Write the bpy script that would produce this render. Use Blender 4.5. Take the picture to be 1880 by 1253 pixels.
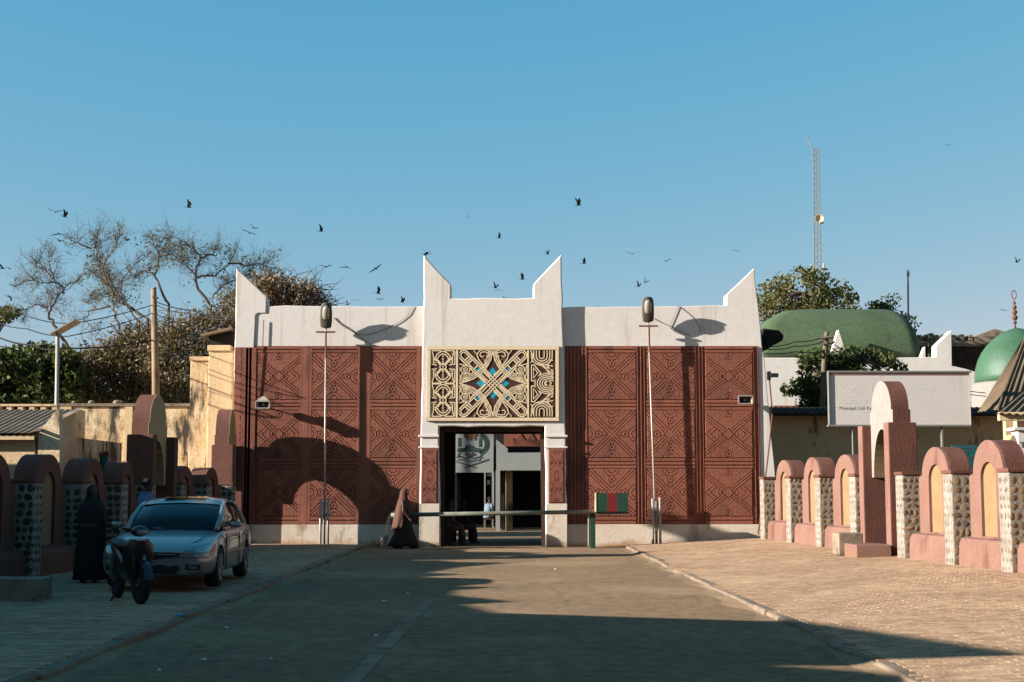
import bpy, bmesh, math, random
import numpy as np
from mathutils import Vector, Matrix, Euler
for o in list(bpy.data.objects): bpy.data.objects.remove(o)
random.seed(7); rng = np.random.default_rng(7)
SC = bpy.context.scene
COL = SC.collection
# ---------------------------------------------------------------- camera
FPX, CZ = 2600.0, 1.6
PITCH = math.atan((899 - 626.5) / FPX); YAW = -math.atan(14 / FPX)
cd = bpy.data.cameras.new('camera'); cam = bpy.data.objects.new('camera', cd); COL.objects.link(cam)
cam.location = (0, 0, CZ); cam.rotation_euler = (math.pi / 2 + PITCH, 0, YAW)
cd.sensor_width = 36; cd.lens = 36 * FPX / 1880; cd.clip_start = 0.1; cd.clip_end = 3000
SC.camera = cam
# ---------------------------------------------------------------- sky and sun
SUN_AZ, SUN_EL = math.radians(76), math.radians(17.2)     # azimuth from the facade normal, sun on the left behind
to_sun = Vector((-math.sin(SUN_AZ) * math.cos(SUN_EL), -math.cos(SUN_AZ) * math.cos(SUN_EL), math.sin(SUN_EL)))
wd = bpy.data.worlds.new('World'); SC.world = wd; wd.use_nodes = True
nt = wd.node_tree; nt.nodes.clear()
sk = nt.nodes.new('ShaderNodeTexSky'); sk.sky_type = 'NISHITA'; sk.sun_disc = False
sk.sun_elevation = SUN_EL; sk.sun_rotation = math.atan2(to_sun.x, to_sun.y)
sk.altitude = 400; sk.air_density = 1.0; sk.dust_density = 1.0; sk.ozone_density = 2.0
bgn = nt.nodes.new('ShaderNodeBackground'); bgn.inputs[1].default_value = 0.05
won = nt.nodes.new('ShaderNodeOutputWorld')
sep = nt.nodes.new('ShaderNodeSeparateColor'); com = nt.nodes.new('ShaderNodeCombineColor'); nt.links.new(sk.outputs[0], sep.inputs[0])
for i, (cap, pw, k) in enumerate(((4.0, 1.42, 0.55), (7.0, 0.5, 1.63), (9.0, 0.2, 2.88))):      # one colour grade for the whole sky
    mn = nt.nodes.new('ShaderNodeMath'); mn.operation = 'MINIMUM'; mn.inputs[1].default_value = cap
    pn = nt.nodes.new('ShaderNodeMath'); pn.operation = 'POWER'; pn.inputs[1].default_value = pw
    kn = nt.nodes.new('ShaderNodeMath'); kn.operation = 'MULTIPLY'; kn.inputs[1].default_value = k
    nt.links.new(sep.outputs[i], mn.inputs[0]); nt.links.new(mn.outputs[0], pn.inputs[0]); nt.links.new(pn.outputs[0], kn.inputs[0]); nt.links.new(kn.outputs[0], com.inputs[i])
nt.links.new(com.outputs[0], bgn.inputs[0]); nt.links.new(bgn.outputs[0], won.inputs[0])
sl = bpy.data.lights.new('sun', 'SUN'); sun = bpy.data.objects.new('sun', sl); COL.objects.link(sun)
sl.energy = 5.0; sl.angle = math.radians(0.5); sl.color = (1.0, 0.975, 0.94)
sun.rotation_euler = to_sun.to_track_quat('Z', 'Y').to_euler()
SC.view_settings.view_transform = 'Standard'; SC.view_settings.look = 'None'
SC.view_settings.exposure = 1.75; SC.view_settings.gamma = 1.0; SC.view_settings.use_curve_mapping = False
SC.render.engine = 'CYCLES'
# ---------------------------------------------------------------- projection helper (photo pixel + depth -> place)
RM = Euler((math.pi / 2 + PITCH, 0, YAW)).to_matrix()
def at(u, v, Y):
    d = RM @ Vector(((u - 940) / FPX, (626.5 - v) / FPX, -1.0))
    return Vector((0, 0, CZ)) + d * (Y / d.y)
def px(u, Y, v=850): return at(u, v, Y).x
def pz(v, Y, u=926): return at(u, v, Y).z
# ---------------------------------------------------------------- materials
MT = {}; KALB = 0.64
def mat(name, c, c2=None, scale=3.0, rough=0.85, bump=0.0, bscale=60.0, spec=0.25, metal=0.0, objvar=0.0,
        island=0.0, stain=None, stain_scale=1.2, stain_amt=0.5, streak=1.0, fine=0.12, grain=0.0, crack=0.0, lo=0.35, hi=0.7, low_stain=None, low_h=0.5):
    m = bpy.data.materials.new(name); m.use_nodes = True
    t = m.node_tree; N = t.nodes; L = t.links
    b = N['Principled BSDF']
    b.inputs['Roughness'].default_value = rough; b.inputs['Metallic'].default_value = metal
    b.inputs['Specular IOR Level'].default_value = spec
    tc = N.new('ShaderNodeTexCoord')
    def noise(s, det=6, rgh=0.6, sq=None):
        n = N.new('ShaderNodeTexNoise'); n.inputs['Scale'].default_value = s
        n.inputs['Detail'].default_value = det; n.inputs['Roughness'].default_value = rgh
        if sq:
            mp = N.new('ShaderNodeMapping'); mp.inputs['Scale'].default_value = sq
            L.new(tc.outputs['Object'], mp.inputs[0]); L.new(mp.outputs[0], n.inputs['Vector'])
        else: L.new(tc.outputs['Object'], n.inputs['Vector'])
        return n
    def ramp(src, a, z):
        r = N.new('ShaderNodeMapRange'); r.inputs[1].default_value = a; r.inputs[2].default_value = z
        L.new(src, r.inputs[0]); return r.outputs[0]
    def mix(f, a, bb, mode='MIX'):
        x = N.new('ShaderNodeMix'); x.data_type = 'RGBA'; x.blend_type = mode
        if isinstance(f, float): x.inputs[0].default_value = f
        else: L.new(f, x.inputs[0])
        for i, s in ((6, a), (7, bb)):
            if isinstance(s, tuple): x.inputs[i].default_value = (*s, 1)
            else: L.new(s, x.inputs[i])
        return x.outputs[2]
    c2 = c2 or tuple(v * 0.8 for v in c)
    kt = lambda q: q and tuple(v * w * KALB for v, w in zip(q, (1.0, 0.923, 0.83)))
    c, c2, stain, low_stain = kt(c), kt(c2), kt(stain), kt(low_stain)
    col = mix(ramp(noise(scale).outputs[0], lo, hi), c, c2)
    if fine:
        fv = N.new('ShaderNodeMapRange'); fv.inputs[1].default_value = 0.3; fv.inputs[2].default_value = 0.7
        fv.inputs[3].default_value = 1 - fine; fv.inputs[4].default_value = 1 + fine
        L.new(noise(scale * 14, 4).outputs[0], fv.inputs[0])
        cc = N.new('ShaderNodeCombineColor')
        for i in range(3): L.new(fv.outputs[0], cc.inputs[i])
        col = mix(1.0, col, cc.outputs[0], 'MULTIPLY')
    if grain:
        fv = N.new('ShaderNodeMapRange'); fv.inputs[1].default_value = 0.3; fv.inputs[2].default_value = 0.7
        fv.inputs[3].default_value = 1 - grain; fv.inputs[4].default_value = 1 + grain
        L.new(noise(38, 3, 0.8).outputs[0], fv.inputs[0]); cc = N.new('ShaderNodeCombineColor')
        for i in range(3): L.new(fv.outputs[0], cc.inputs[i])
        col = mix(1.0, col, cc.outputs[0], 'MULTIPLY')
    if crack:
        vo = N.new('ShaderNodeTexVoronoi'); vo.feature = 'DISTANCE_TO_EDGE'; vo.inputs['Scale'].default_value = 0.45
        wa = N.new('ShaderNodeMix'); wa.data_type = 'RGBA'; wa.inputs[0].default_value = 0.25
        L.new(tc.outputs['Object'], wa.inputs[6]); L.new(noise(1.2, 5).outputs[1], wa.inputs[7]); L.new(wa.outputs[2], vo.inputs['Vector'])
        ck = N.new('ShaderNodeMapRange'); ck.inputs[1].default_value = 0.004; ck.inputs[2].default_value = 0.012; ck.inputs[3].default_value = crack; ck.inputs[4].default_value = 0
        L.new(vo.outputs['Distance'], ck.inputs[0]); col = mix(ck.outputs[0], col, tuple(v * 0.35 for v in c))
    if stain:
        s1 = ramp(noise(stain_scale, 8, 0.65, (1, 1, streak)).outputs[0], 0.62 - stain_amt * 0.2, 0.72 - stain_amt * 0.2)
        col = mix(s1, col, stain)
    if low_stain:
        sp = N.new('ShaderNodeSeparateXYZ'); L.new(tc.outputs['Object'], sp.inputs[0])
        add = N.new('ShaderNodeMath'); add.operation = 'MULTIPLY_ADD'; add.inputs[1].default_value = -0.7 * low_h * 2
        L.new(noise(2.5, 6).outputs[0], add.inputs[0]); L.new(sp.outputs[2], add.inputs[2])
        mr = N.new('ShaderNodeMapRange'); mr.inputs[1].default_value = -0.1; mr.inputs[2].default_value = -0.7 * low_h
        L.new(add.outputs[0], mr.inputs[0])
        col = mix(mr.outputs[0], col, low_stain)
    for amt, kind in ((objvar, 'o'), (island, 'i')):
        if amt:
            if kind == 'o': src = N.new('ShaderNodeObjectInfo').outputs['Random']
            else: src = N.new('ShaderNodeNewGeometry').outputs['Random Per Island']
            mr = N.new('ShaderNodeMapRange'); mr.inputs[3].default_value = 1 - amt; mr.inputs[4].default_value = 1 + amt
            L.new(src, mr.inputs[0])
            cc = N.new('ShaderNodeCombineColor')
            for i in range(3): L.new(mr.outputs[0], cc.inputs[i])
            col = mix(1.0, col, cc.outputs[0], 'MULTIPLY')
    L.new(col, b.inputs['Base Color'])
    if bump:
        bp = N.new('ShaderNodeBump'); bp.inputs['Strength'].default_value = bump; bp.inputs['Distance'].default_value = 0.02
        L.new(noise(bscale, 5).outputs[0], bp.inputs['Height']); L.new(bp.outputs[0], b.inputs['Normal'])
    MT[name] = m
    return m
def leafmat(name, c, c2, trans=0.35):
    m = mat(name, c, c2, scale=0.9, rough=0.6, fine=0, island=0.35, spec=0.3)
    t = m.node_tree; b = t.nodes['Principled BSDF']
    tr = t.nodes.new('ShaderNodeBsdfTranslucent'); mx = t.nodes.new('ShaderNodeMixShader'); mx.inputs[0].default_value = trans
    src = b.inputs['Base Color'].links[0].from_socket
    t.links.new(src, tr.inputs[0])
    out = t.nodes['Material Output']
    t.links.new(b.outputs[0], mx.inputs[1]); t.links.new(tr.outputs[0], mx.inputs[2]); t.links.new(mx.outputs[0], out.inputs[0])
    return m
mat('white_wall', (0.82, 0.775, 0.74), (0.77, 0.725, 0.69), 0.4, bump=0.05, bscale=9, stain=(0.66, 0.595, 0.535), stain_scale=3.2, stain_amt=0.3, streak=0.07, fine=0.06)
mat('dado', (0.80, 0.71, 0.60), (0.68, 0.58, 0.48), 1.5, bump=0.3, bscale=20, low_stain=(0.46, 0.27, 0.14), low_h=0.42, stain=(0.42, 0.30, 0.20), stain_scale=1.6, stain_amt=0.25, streak=0.5)
mat('terracotta', (0.30, 0.102, 0.062), (0.22, 0.076, 0.047), 1.1, rough=0.8, bump=0.3, bscale=45, stain=(0.15, 0.055, 0.039), stain_scale=1.1, stain_amt=0.35, streak=0.3, fine=0.22, objvar=0.09)
mat('cream_paint', (0.86, 0.70, 0.48), (0.80, 0.63, 0.41), 3, bump=0.15)
mat('screen_dark', (0.06, 0.026, 0.018), (0.08, 0.034, 0.022), 5)
mat('screen_teal', (0.02, 0.42, 0.58), (0.015, 0.30, 0.45), 6, rough=0.4)
mat('screen_ochre', (0.30, 0.12, 0.03), (0.25, 0.10, 0.025), 6)
mat('wall_pink', (0.26, 0.143, 0.112), (0.215, 0.113, 0.087), 1.4, bump=0.35, bscale=30, stain=(0.165, 0.074, 0.056), stain_scale=1.5, stain_amt=0.35, streak=0.3, low_stain=(0.25, 0.14, 0.09), low_h=0.35)
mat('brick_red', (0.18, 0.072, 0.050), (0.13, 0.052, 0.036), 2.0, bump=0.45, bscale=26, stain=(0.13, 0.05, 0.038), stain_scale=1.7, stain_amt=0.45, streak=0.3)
mat('niche_yellow', (0.30, 0.205, 0.108), (0.26, 0.17, 0.08), 2.2, bump=0.2)
mat('arch_white', (0.30, 0.285, 0.27), (0.275, 0.26, 0.245), 1.2, bump=0.2, bscale=16)
mat('arch_cream', (0.52, 0.38, 0.22), (0.46, 0.33, 0.18), 1.2, bump=0.2, bscale=16)
mat('stone_white', (0.35, 0.325, 0.295), (0.22, 0.19, 0.155), 5, bump=0.7, bscale=22)
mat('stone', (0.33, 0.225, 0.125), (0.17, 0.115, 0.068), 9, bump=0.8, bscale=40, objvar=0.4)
mat('stone_shaded', (0.09, 0.07, 0.055), (0.055, 0.044, 0.037), 9, bump=0.8, bscale=40, objvar=0.4)  # stone colour darkened for the wall that lies in shade
mat('asphalt', (0.265, 0.182, 0.115), (0.345, 0.238, 0.15), 0.35, rough=0.95, bump=0.7, bscale=90, fine=0.3, spec=0.08, grain=0.3, crack=0.22, stain=(0.41, 0.28, 0.175), stain_scale=0.25, stain_amt=0.45)
mat('road_line', (0.36, 0.27, 0.195), (0.28, 0.195, 0.125), 3, bump=0.4, spec=0.08, lo=0.4, hi=0.55)
mat('paver', (0.46, 0.30, 0.198), (0.55, 0.375, 0.245), 0.5, rough=0.95, bump=0.6, bscale=50, island=0.16, fine=0.25, spec=0.08, grain=0.2, stain=(0.59, 0.41, 0.265), stain_scale=0.6, stain_amt=0.5)
mat('paver_bed', (0.34, 0.225, 0.14), (0.28, 0.18, 0.11), 0.6, rough=1.0, bump=0.4)
mat('kerb', (0.27, 0.205, 0.15), (0.19, 0.14, 0.10), 2.5, bump=0.7, bscale=22, objvar=0.12)
mat('sand', (0.38, 0.27, 0.18), (0.32, 0.22, 0.14), 0.1, rough=1.0, bump=0.3)
mat('concrete', (0.33, 0.27, 0.20), (0.20, 0.15, 0.10), 2.6, bump=0.6, bscale=20, stain=(0.07, 0.05, 0.035), stain_scale=2, stain_amt=0.4)
mat('ochre_wall', (0.66, 0.46, 0.24), (0.86, 0.68, 0.45), 0.9, bump=0.4, bscale=12, stain=(0.07, 0.052, 0.035), stain_scale=1.9, stain_amt=0.72, streak=0.28, lo=0.42, hi=0.58, fine=0.25)
mat('ochre_plain', (0.82, 0.62, 0.38), (0.72, 0.52, 0.30), 0.9, bump=0.3, bscale=14, stain=(0.40, 0.28, 0.16), stain_scale=2.0, stain_amt=0.3, streak=0.25)
mat('shed_wall', (0.75, 0.50, 0.28), (0.62, 0.41, 0.22), 0.8, bump=0.3, bscale=14, stain=(0.08, 0.05, 0.03), stain_scale=1.4, stain_amt=0.3, streak=0.4)
mat('shade_black', (0.018, 0.014, 0.012), (0.012, 0.01, 0.009), 2)  # near-black standing in for shade in openings and under eaves
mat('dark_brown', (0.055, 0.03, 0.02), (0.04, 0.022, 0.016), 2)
mat('roof_sheet', (0.19, 0.14, 0.09), (0.12, 0.085, 0.055), 1.4, rough=0.85, bump=0.3, spec=0.1)
mat('roof_old', (0.27, 0.22, 0.16), (0.16, 0.12, 0.085), 2.0, rough=0.9, bump=0.3, spec=0.1)
mat('green_dome', (0.092, 0.138, 0.07), (0.07, 0.108, 0.052), 0.8, rough=0.75, bump=0.3, bscale=8, stain=(0.055, 0.08, 0.04), stain_scale=0.9, stain_amt=0.3, streak=0.3, fine=0.25)
mat('green_tile', (0.06, 0.15, 0.085), (0.045, 0.11, 0.06), 1.4, rough=0.55, spec=0.3, fine=0.3)
mat('grey_metal', (0.34, 0.33, 0.31), (0.22, 0.20, 0.18), 5, rough=0.5, metal=0.5)
mat('pale_metal', (0.52, 0.49, 0.45), (0.40, 0.36, 0.31), 3, rough=0.5, metal=0.2)
mat('rust', (0.19, 0.085, 0.045), (0.12, 0.06, 0.035), 7, rough=0.9, bump=0.5)
mat('dark_green', (0.018, 0.07, 0.045), (0.013, 0.05, 0.035), 4, rough=0.5)
mat('sign_red', (0.20, 0.018, 0.02), (0.16, 0.015, 0.017), 4, rough=0.5)
mat('barrier_pipe', (0.24, 0.26, 0.21), (0.14, 0.15, 0.12), 4, rough=0.6, bump=0.3)
mat('black', (0.012, 0.012, 0.013), (0.018, 0.018, 0.019), 5, rough=0.6)
mat('cable', (0.02, 0.018, 0.017), None, 5, rough=0.8)
mat('cable_pale', (0.24, 0.19, 0.15), None, 5, rough=0.8)
mat('wood_pole', (0.36, 0.25, 0.15), (0.27, 0.18, 0.105), 3, rough=0.9, bump=0.6, bscale=20, stain=(0.14, 0.09, 0.05), stain_scale=3, stain_amt=0.3, streak=0.15)
mat('wood_grey', (0.20, 0.155, 0.11), (0.14, 0.10, 0.07), 4, rough=0.9, bump=0.6, bscale=20)
mat('bark', (0.185, 0.145, 0.105), (0.11, 0.083, 0.06), 4, rough=0.95, bump=0.5)
mat('board', (0.70, 0.66, 0.63), (0.66, 0.62, 0.59), 1.5, rough=0.5, stain=(0.58, 0.54, 0.50), stain_scale=2.0, stain_amt=0.2, streak=0.2)
mat('board_pale', (0.74, 0.70, 0.67), None, 2, rough=0.6, fine=0.05)
mat('drift', (0.37, 0.262, 0.17), (0.30, 0.205, 0.13), 1.2, rough=1.0, bump=0.4, grain=0.25, spec=0.05)
mat('board_text', (0.80, 0.765, 0.735), None, 2, rough=0.6, fine=0.05)
mat('board_ink', (0.09, 0.085, 0.085), None, 2, rough=0.6, fine=0.05)
mat('board_maroon', (0.22, 0.10, 0.09), (0.30, 0.17, 0.15), 6, rough=0.6)
mat('teal_sign', (0.012, 0.13, 0.145), (0.01, 0.10, 0.115), 4, rough=0.5)
mat('frame_grey', (0.22, 0.23, 0.22), None, 4, rough=0.6)
leafmat('leaf_dark', (0.05, 0.085, 0.018), (0.085, 0.115, 0.022))
leafmat('leaf_mid', (0.085, 0.105, 0.022), (0.12, 0.135, 0.03))
leafmat('leaf_olive', (0.16, 0.145, 0.04), (0.12, 0.12, 0.03))
leafmat('leaf_dry', (0.21, 0.135, 0.065), (0.14, 0.092, 0.046), 0.2)
leafmat('leaf_straw', (0.30, 0.175, 0.075), (0.22, 0.13, 0.055), 0.2)
# ---------------------------------------------------------------- object helpers
WM = {}
def reg(o, m): WM[o.name] = m; return o
def thing(name, label, cat, loc=(0, 0, 0), rotz=0.0, group=None, kind=None):
    o = bpy.data.objects.new(name, None); o.empty_display_size = 0.2; COL.objects.link(o)
    o.location = loc; o.rotation_euler = (0, 0, rotz)
    tag(o, label, cat, group, kind)
    return reg(o, Matrix.Translation(loc) @ Matrix.Rotation(rotz, 4, 'Z'))
def tag(o, label=None, cat=None, group=None, kind=None):
    if label: o['label'] = label
    if cat: o['category'] = cat
    if group: o['group'] = group
    if kind: o['kind'] = kind
    return o
def copy_tree(o, loc=None, rotz=None, label=None, parent=None):
    c = o.copy(); COL.objects.link(c); c.parent = parent
    if loc is not None: c.location = loc
    if rotz is not None: c.rotation_euler = (c.rotation_euler[0], c.rotation_euler[1], rotz)
    if label: c['label'] = label
    for ch in list(o.children): copy_tree(ch, parent=c)
    return c
def link(name, me, parent=None, loc=(0, 0, 0), rot=(0, 0, 0), scale=(1, 1, 1)):
    o = bpy.data.objects.new(name, me); COL.objects.link(o); o.parent = parent
    o.location = loc; o.rotation_euler = rot; o.scale = scale
    base = WM.get(parent.name, Matrix()) if parent else Matrix()
    S = Matrix.Diagonal((*scale, 1))
    return reg(o, base @ Matrix.Translation(loc) @ Euler(rot).to_matrix().to_4x4() @ S)
class MB:
    def __init__(s): s.v = []; s.f = []
    def add(s, vs, fs):
        b = len(s.v); s.v.extend([tuple(p) for p in vs]); s.f.extend([tuple(i + b for i in f) for f in fs]); return s
    def box(s, x0, x1, y0, y1, z0, z1):
        return s.add([(x0, y0, z0), (x1, y0, z0), (x1, y1, z0), (x0, y1, z0), (x0, y0, z1), (x1, y0, z1), (x1, y1, z1), (x0, y1, z1)],
                     [(0, 3, 2, 1), (4, 5, 6, 7), (0, 1, 5, 4), (1, 2, 6, 5), (2, 3, 7, 6), (3, 0, 4, 7)])
    def prism(s, pts, fn0, fn1):      # polygon mapped to two parallel caps
        n = len(pts); a = [fn0(p) for p in pts]; b = [fn1(p) for p in pts]
        return s.add(a + b, [tuple(range(n)), tuple(range(2 * n - 1, n - 1, -1))] + [(i, i + n, (i + 1) % n + n, (i + 1) % n) for i in range(n)])
    def prismY(s, pts, y0, y1): return s.prism(pts, lambda p: (p[0], y0, p[1]), lambda p: (p[0], y1, p[1]))
    def prismX(s, pts, x0, x1): return s.prism(pts, lambda p: (x0, p[0], p[1]), lambda p: (x1, p[0], p[1]))
    def prismZ(s, pts, z0, z1): return s.prism(pts, lambda p: (p[0], p[1], z0), lambda p: (p[0], p[1], z1))
    def loft(s, rings, cap=True, closed=True):
        n = len(rings[0]); b = len(s.v)
        for r in rings: s.v.extend([tuple(p) for p in r])
        for k in range(len(rings) - 1):
            for i in range(n if closed else n - 1):
                j = (i + 1) % n
                s.f.append((b + k * n + i, b + k * n + j, b + (k + 1) * n + j, b + (k + 1) * n + i))
        if cap and closed:
            s.f.append(tuple(b + i for i in range(n - 1, -1, -1))); e = b + (len(rings) - 1) * n
            s.f.append(tuple(e + i for i in range(n)))
        return s
    def tube(s, pts, r, n=8, cap=True):
        pts = [Vector(p) for p in pts]; rs = r if isinstance(r, (list, tuple)) else [r] * len(pts)
        rings = []; up = None
        for i, p in enumerate(pts):
            d = (pts[min(i + 1, len(pts) - 1)] - pts[max(i - 1, 0)])
            if d.length < 1e-9: d = Vector((0, 0, 1))
            d.normalize()
            if up is None: up = d.orthogonal().normalized()
            else:
                up = up - d * up.dot(d); up = up.normalized() if up.length > 1e-6 else d.orthogonal().normalized()
            w = d.cross(up)
            rings.append([p + (up * math.cos(2 * math.pi * k / n) + w * math.sin(2 * math.pi * k / n)) * rs[i] for k in range(n)])
        return s.loft(rings, cap)
    def lathe(s, prof, c=(0, 0, 0), n=24, axis='Z'):
        rings = []
        for r, z in prof:
            ring = []
            for k in range(n):
                a = 2 * math.pi * k / n; x, y = max(r, 1e-4) * math.cos(a), max(r, 1e-4) * math.sin(a)
                p = (x, y, z) if axis == 'Z' else (z, x, y) if axis == 'X' else (y, z, x)
                ring.append((c[0] + p[0], c[1] + p[1], c[2] + p[2]))
            rings.append(ring)
        return s.loft(rings)
    def ball(s, c, r, n=12, m=8):
        rx, ry, rz = r if isinstance(r, (tuple, list)) else (r, r, r)
        rings = []
        for j in range(m + 1):
            th = math.pi * j / m; q = max(math.sin(th), 1e-3)
            rings.append([(c[0] + rx * q * math.cos(2 * math.pi * k / n), c[1] + ry * q * math.sin(2 * math.pi * k / n), c[2] - rz * math.cos(th)) for k in range(n)])
        return s.loft(rings)
    def ribbon(s, pts, w, fn0, fn1, closed=False):     # 2-D stroke of width w made solid
        P = [Vector((p[0], p[1])) for p in pts]; n = len(P); L = []; R_ = []
        for i in range(n):
            if closed: d0, d1 = P[i] - P[i - 1], P[(i + 1) % n] - P[i]
            else: d0 = P[i] - P[i - 1] if i else P[1] - P[0]; d1 = P[i + 1] - P[i] if i < n - 1 else P[i] - P[i - 1]
            n0 = Vector((-d0.y, d0.x)).normalized(); n1 = Vector((-d1.y, d1.x)).normalized()
            mm = (n0 + n1); mm = mm.normalized() if mm.length > 1e-6 else n0
            k = (w / 2) / max(mm.dot(n0), 0.5)
            L.append(P[i] + mm * k); R_.append(P[i] - mm * k)
        for i in range(n if closed else n - 1):
            j = (i + 1) % n
            s.prism([L[i], L[j], R_[j], R_[i]], fn0, fn1)
        return s
    def mesh(s, name, m, smooth=False, inv=None):
        me = bpy.data.meshes.new(name)
        vs = s.v if inv is None else [tuple(inv @ Vector(p)) for p in s.v]
        me.from_pydata(vs, [], s.f)
        me.materials.append(MT[m] if isinstance(m, str) else m)
        bm = bmesh.new(); bm.from_mesh(me); bmesh.ops.recalc_face_normals(bm, faces=bm.faces); bm.to_mesh(me); bm.free()
        if smooth:
            for p in me.polygons: p.use_smooth = True
        return me
    def build(s, name, m, parent=None, smooth=False, bevel=0, local=False, sub=0, seg=2):
        inv = None
        if parent is not None and not local: inv = WM.get(parent.name, Matrix()).inverted()
        me = s.mesh(name, m, smooth, inv)
        o = bpy.data.objects.new(name, me); COL.objects.link(o); o.parent = parent
        reg(o, WM.get(parent.name, Matrix()) if parent else Matrix())
        if bevel:
            md = o.modifiers.new('bevel', 'BEVEL'); md.width = bevel; md.segments = seg; md.limit_method = 'ANGLE'; md.angle_limit = math.radians(40)
        if sub:
            md = o.modifiers.new('sub', 'SUBSURF'); md.levels = sub; md.render_levels = sub
        return o
def quads_mesh(name, V, m, n=4):     # numpy quads soup
    me = bpy.data.meshes.new(name); k = len(V) // n
    me.vertices.add(k * n); me.vertices.foreach_set('co', np.asarray(V, dtype=np.float32).ravel())
    me.loops.add(k * n); me.loops.foreach_set('vertex_index', np.arange(k * n, dtype=np.int32))
    me.polygons.add(k); me.polygons.foreach_set('loop_start', np.arange(0, k * n, n, dtype=np.int32))
    try: me.polygons.foreach_set('loop_total', np.full(k, n, dtype=np.int32))
    except Exception: pass
    me.update(calc_edges=True); me.validate()
    me.materials.append(MT[m] if isinstance(m, str) else m)
    return me
def leaves(C, size, aspect=0.5, droop=0.0, rg=rng):   # C: (n,3) centres -> folded leaf quads
    n = len(C)
    d = rg.normal(size=(n, 3)); d[:, 2] -= droop; d /= np.linalg.norm(d, axis=1)[:, None]
    u = rg.normal(size=(n, 3)); u -= d * (u * d).sum(1)[:, None]; u /= np.linalg.norm(u, axis=1)[:, None]
    s = size * rg.uniform(0.6, 1.3, n)[:, None]
    a = C - d * s * 0.5; b = C + u * s * aspect * 0.5; c = C + d * s * 0.5; e = C - u * s * aspect * 0.5
    return np.stack([a, b, c, e], 1).reshape(-1, 3)
def bez(a, b, c, n=12):
    return [((1 - t) ** 2 * a[0] + 2 * t * (1 - t) * b[0] + t * t * c[0], (1 - t) ** 2 * a[1] + 2 * t * (1 - t) * b[1] + t * t * c[1]) for t in [i / n for i in range(n + 1)]]
def arc(cx, cy, rx, ry, a0, a1, n=16):
    return [(cx + rx * math.cos(math.radians(a0 + (a1 - a0) * i / n)), cy + ry * math.sin(math.radians(a0 + (a1 - a0) * i / n))) for i in range(n + 1)]
def text_part(name, s, size, m, parent, loc, rot=(math.pi / 2, 0, 0), depth=0.003, align='LEFT', sx=1.0):
    cu = bpy.data.curves.new(name, 'FONT'); cu.body = s; cu.size = size; cu.extrude = depth; cu.align_x = align
    t = bpy.data.objects.new(name + '_src', cu); COL.objects.link(t)
    bpy.context.view_layer.update()
    me = bpy.data.meshes.new_from_object(t.evaluated_get(bpy.context.evaluated_depsgraph_get()))
    bpy.data.objects.remove(t); bpy.data.curves.remove(cu)
    me.materials.clear(); me.materials.append(MT[m])
    return tag(link(name, me, parent, loc, rot, (sx, 1, 1)), kind='stuff')
# ================================================================ the setting
XL, XR = -3.93, 3.40          # kerb lines
def wall_right_x(y): return 7.35 + 0.0723 * (39.5 - y)
def wall_left_x(y): return -(7.6 + 0.048 * (38.0 - y))
b = MB(); b.add([(-700, -200, -0.04), (700, -200, -0.04), (700, 900, -0.04), (-700, 900, -0.04)], [(0, 1, 2, 3)])
tag(b.build('ground', 'sand'), kind='structure')
b = MB(); ny = 40
ys = [-20 + i * 2.5 for i in range(39)]
b.add([(x, y, 0.0) for y in ys for x in (XL - 0.05, XR + 0.05)], [(2 * i, 2 * i + 1, 2 * i + 3, 2 * i + 2) for i in range(len(ys) - 1)])
road = tag(b.build('road', 'asphalt'), kind='structure')
b = MB()       # faded centre line, worn to patches
for (u0, v0, u1, v1) in ((648, 1246, 700, 1192), (706, 1186, 748, 1142), (752, 1137, 792, 1098)):
    pa, pb = [], []
    for t in (0, 0.5, 1):
        u, v = u0 + (u1 - u0) * t, v0 + (v1 - v0) * t
        Y = 1.6 * FPX / (v - 899); pa.append((px(u, Y), Y))
    w = 0.075
    for i in range(2):
        b.add([(pa[i][0] - w, pa[i][1], 0.005), (pa[i][0] + w, pa[i][1], 0.005), (pa[i + 1][0] + w, pa[i + 1][1], 0.005), (pa[i + 1][0] - w, pa[i + 1][1], 0.005)], [(0, 1, 2, 3)])
b.build('road_marking', 'road_line', road)
def pave_z(side, x, y):
    if side > 0:
        t = (x - XR) / max(wall_right_x(y) - XR, 0.1); return 0.06 + 0.20 * min(max(t, 0), 1)
    t = (XL - x) / max(XL - wall_left_x(y), 0.1); return 0.07 + 0.03 * min(max(t, 0), 1)
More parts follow.
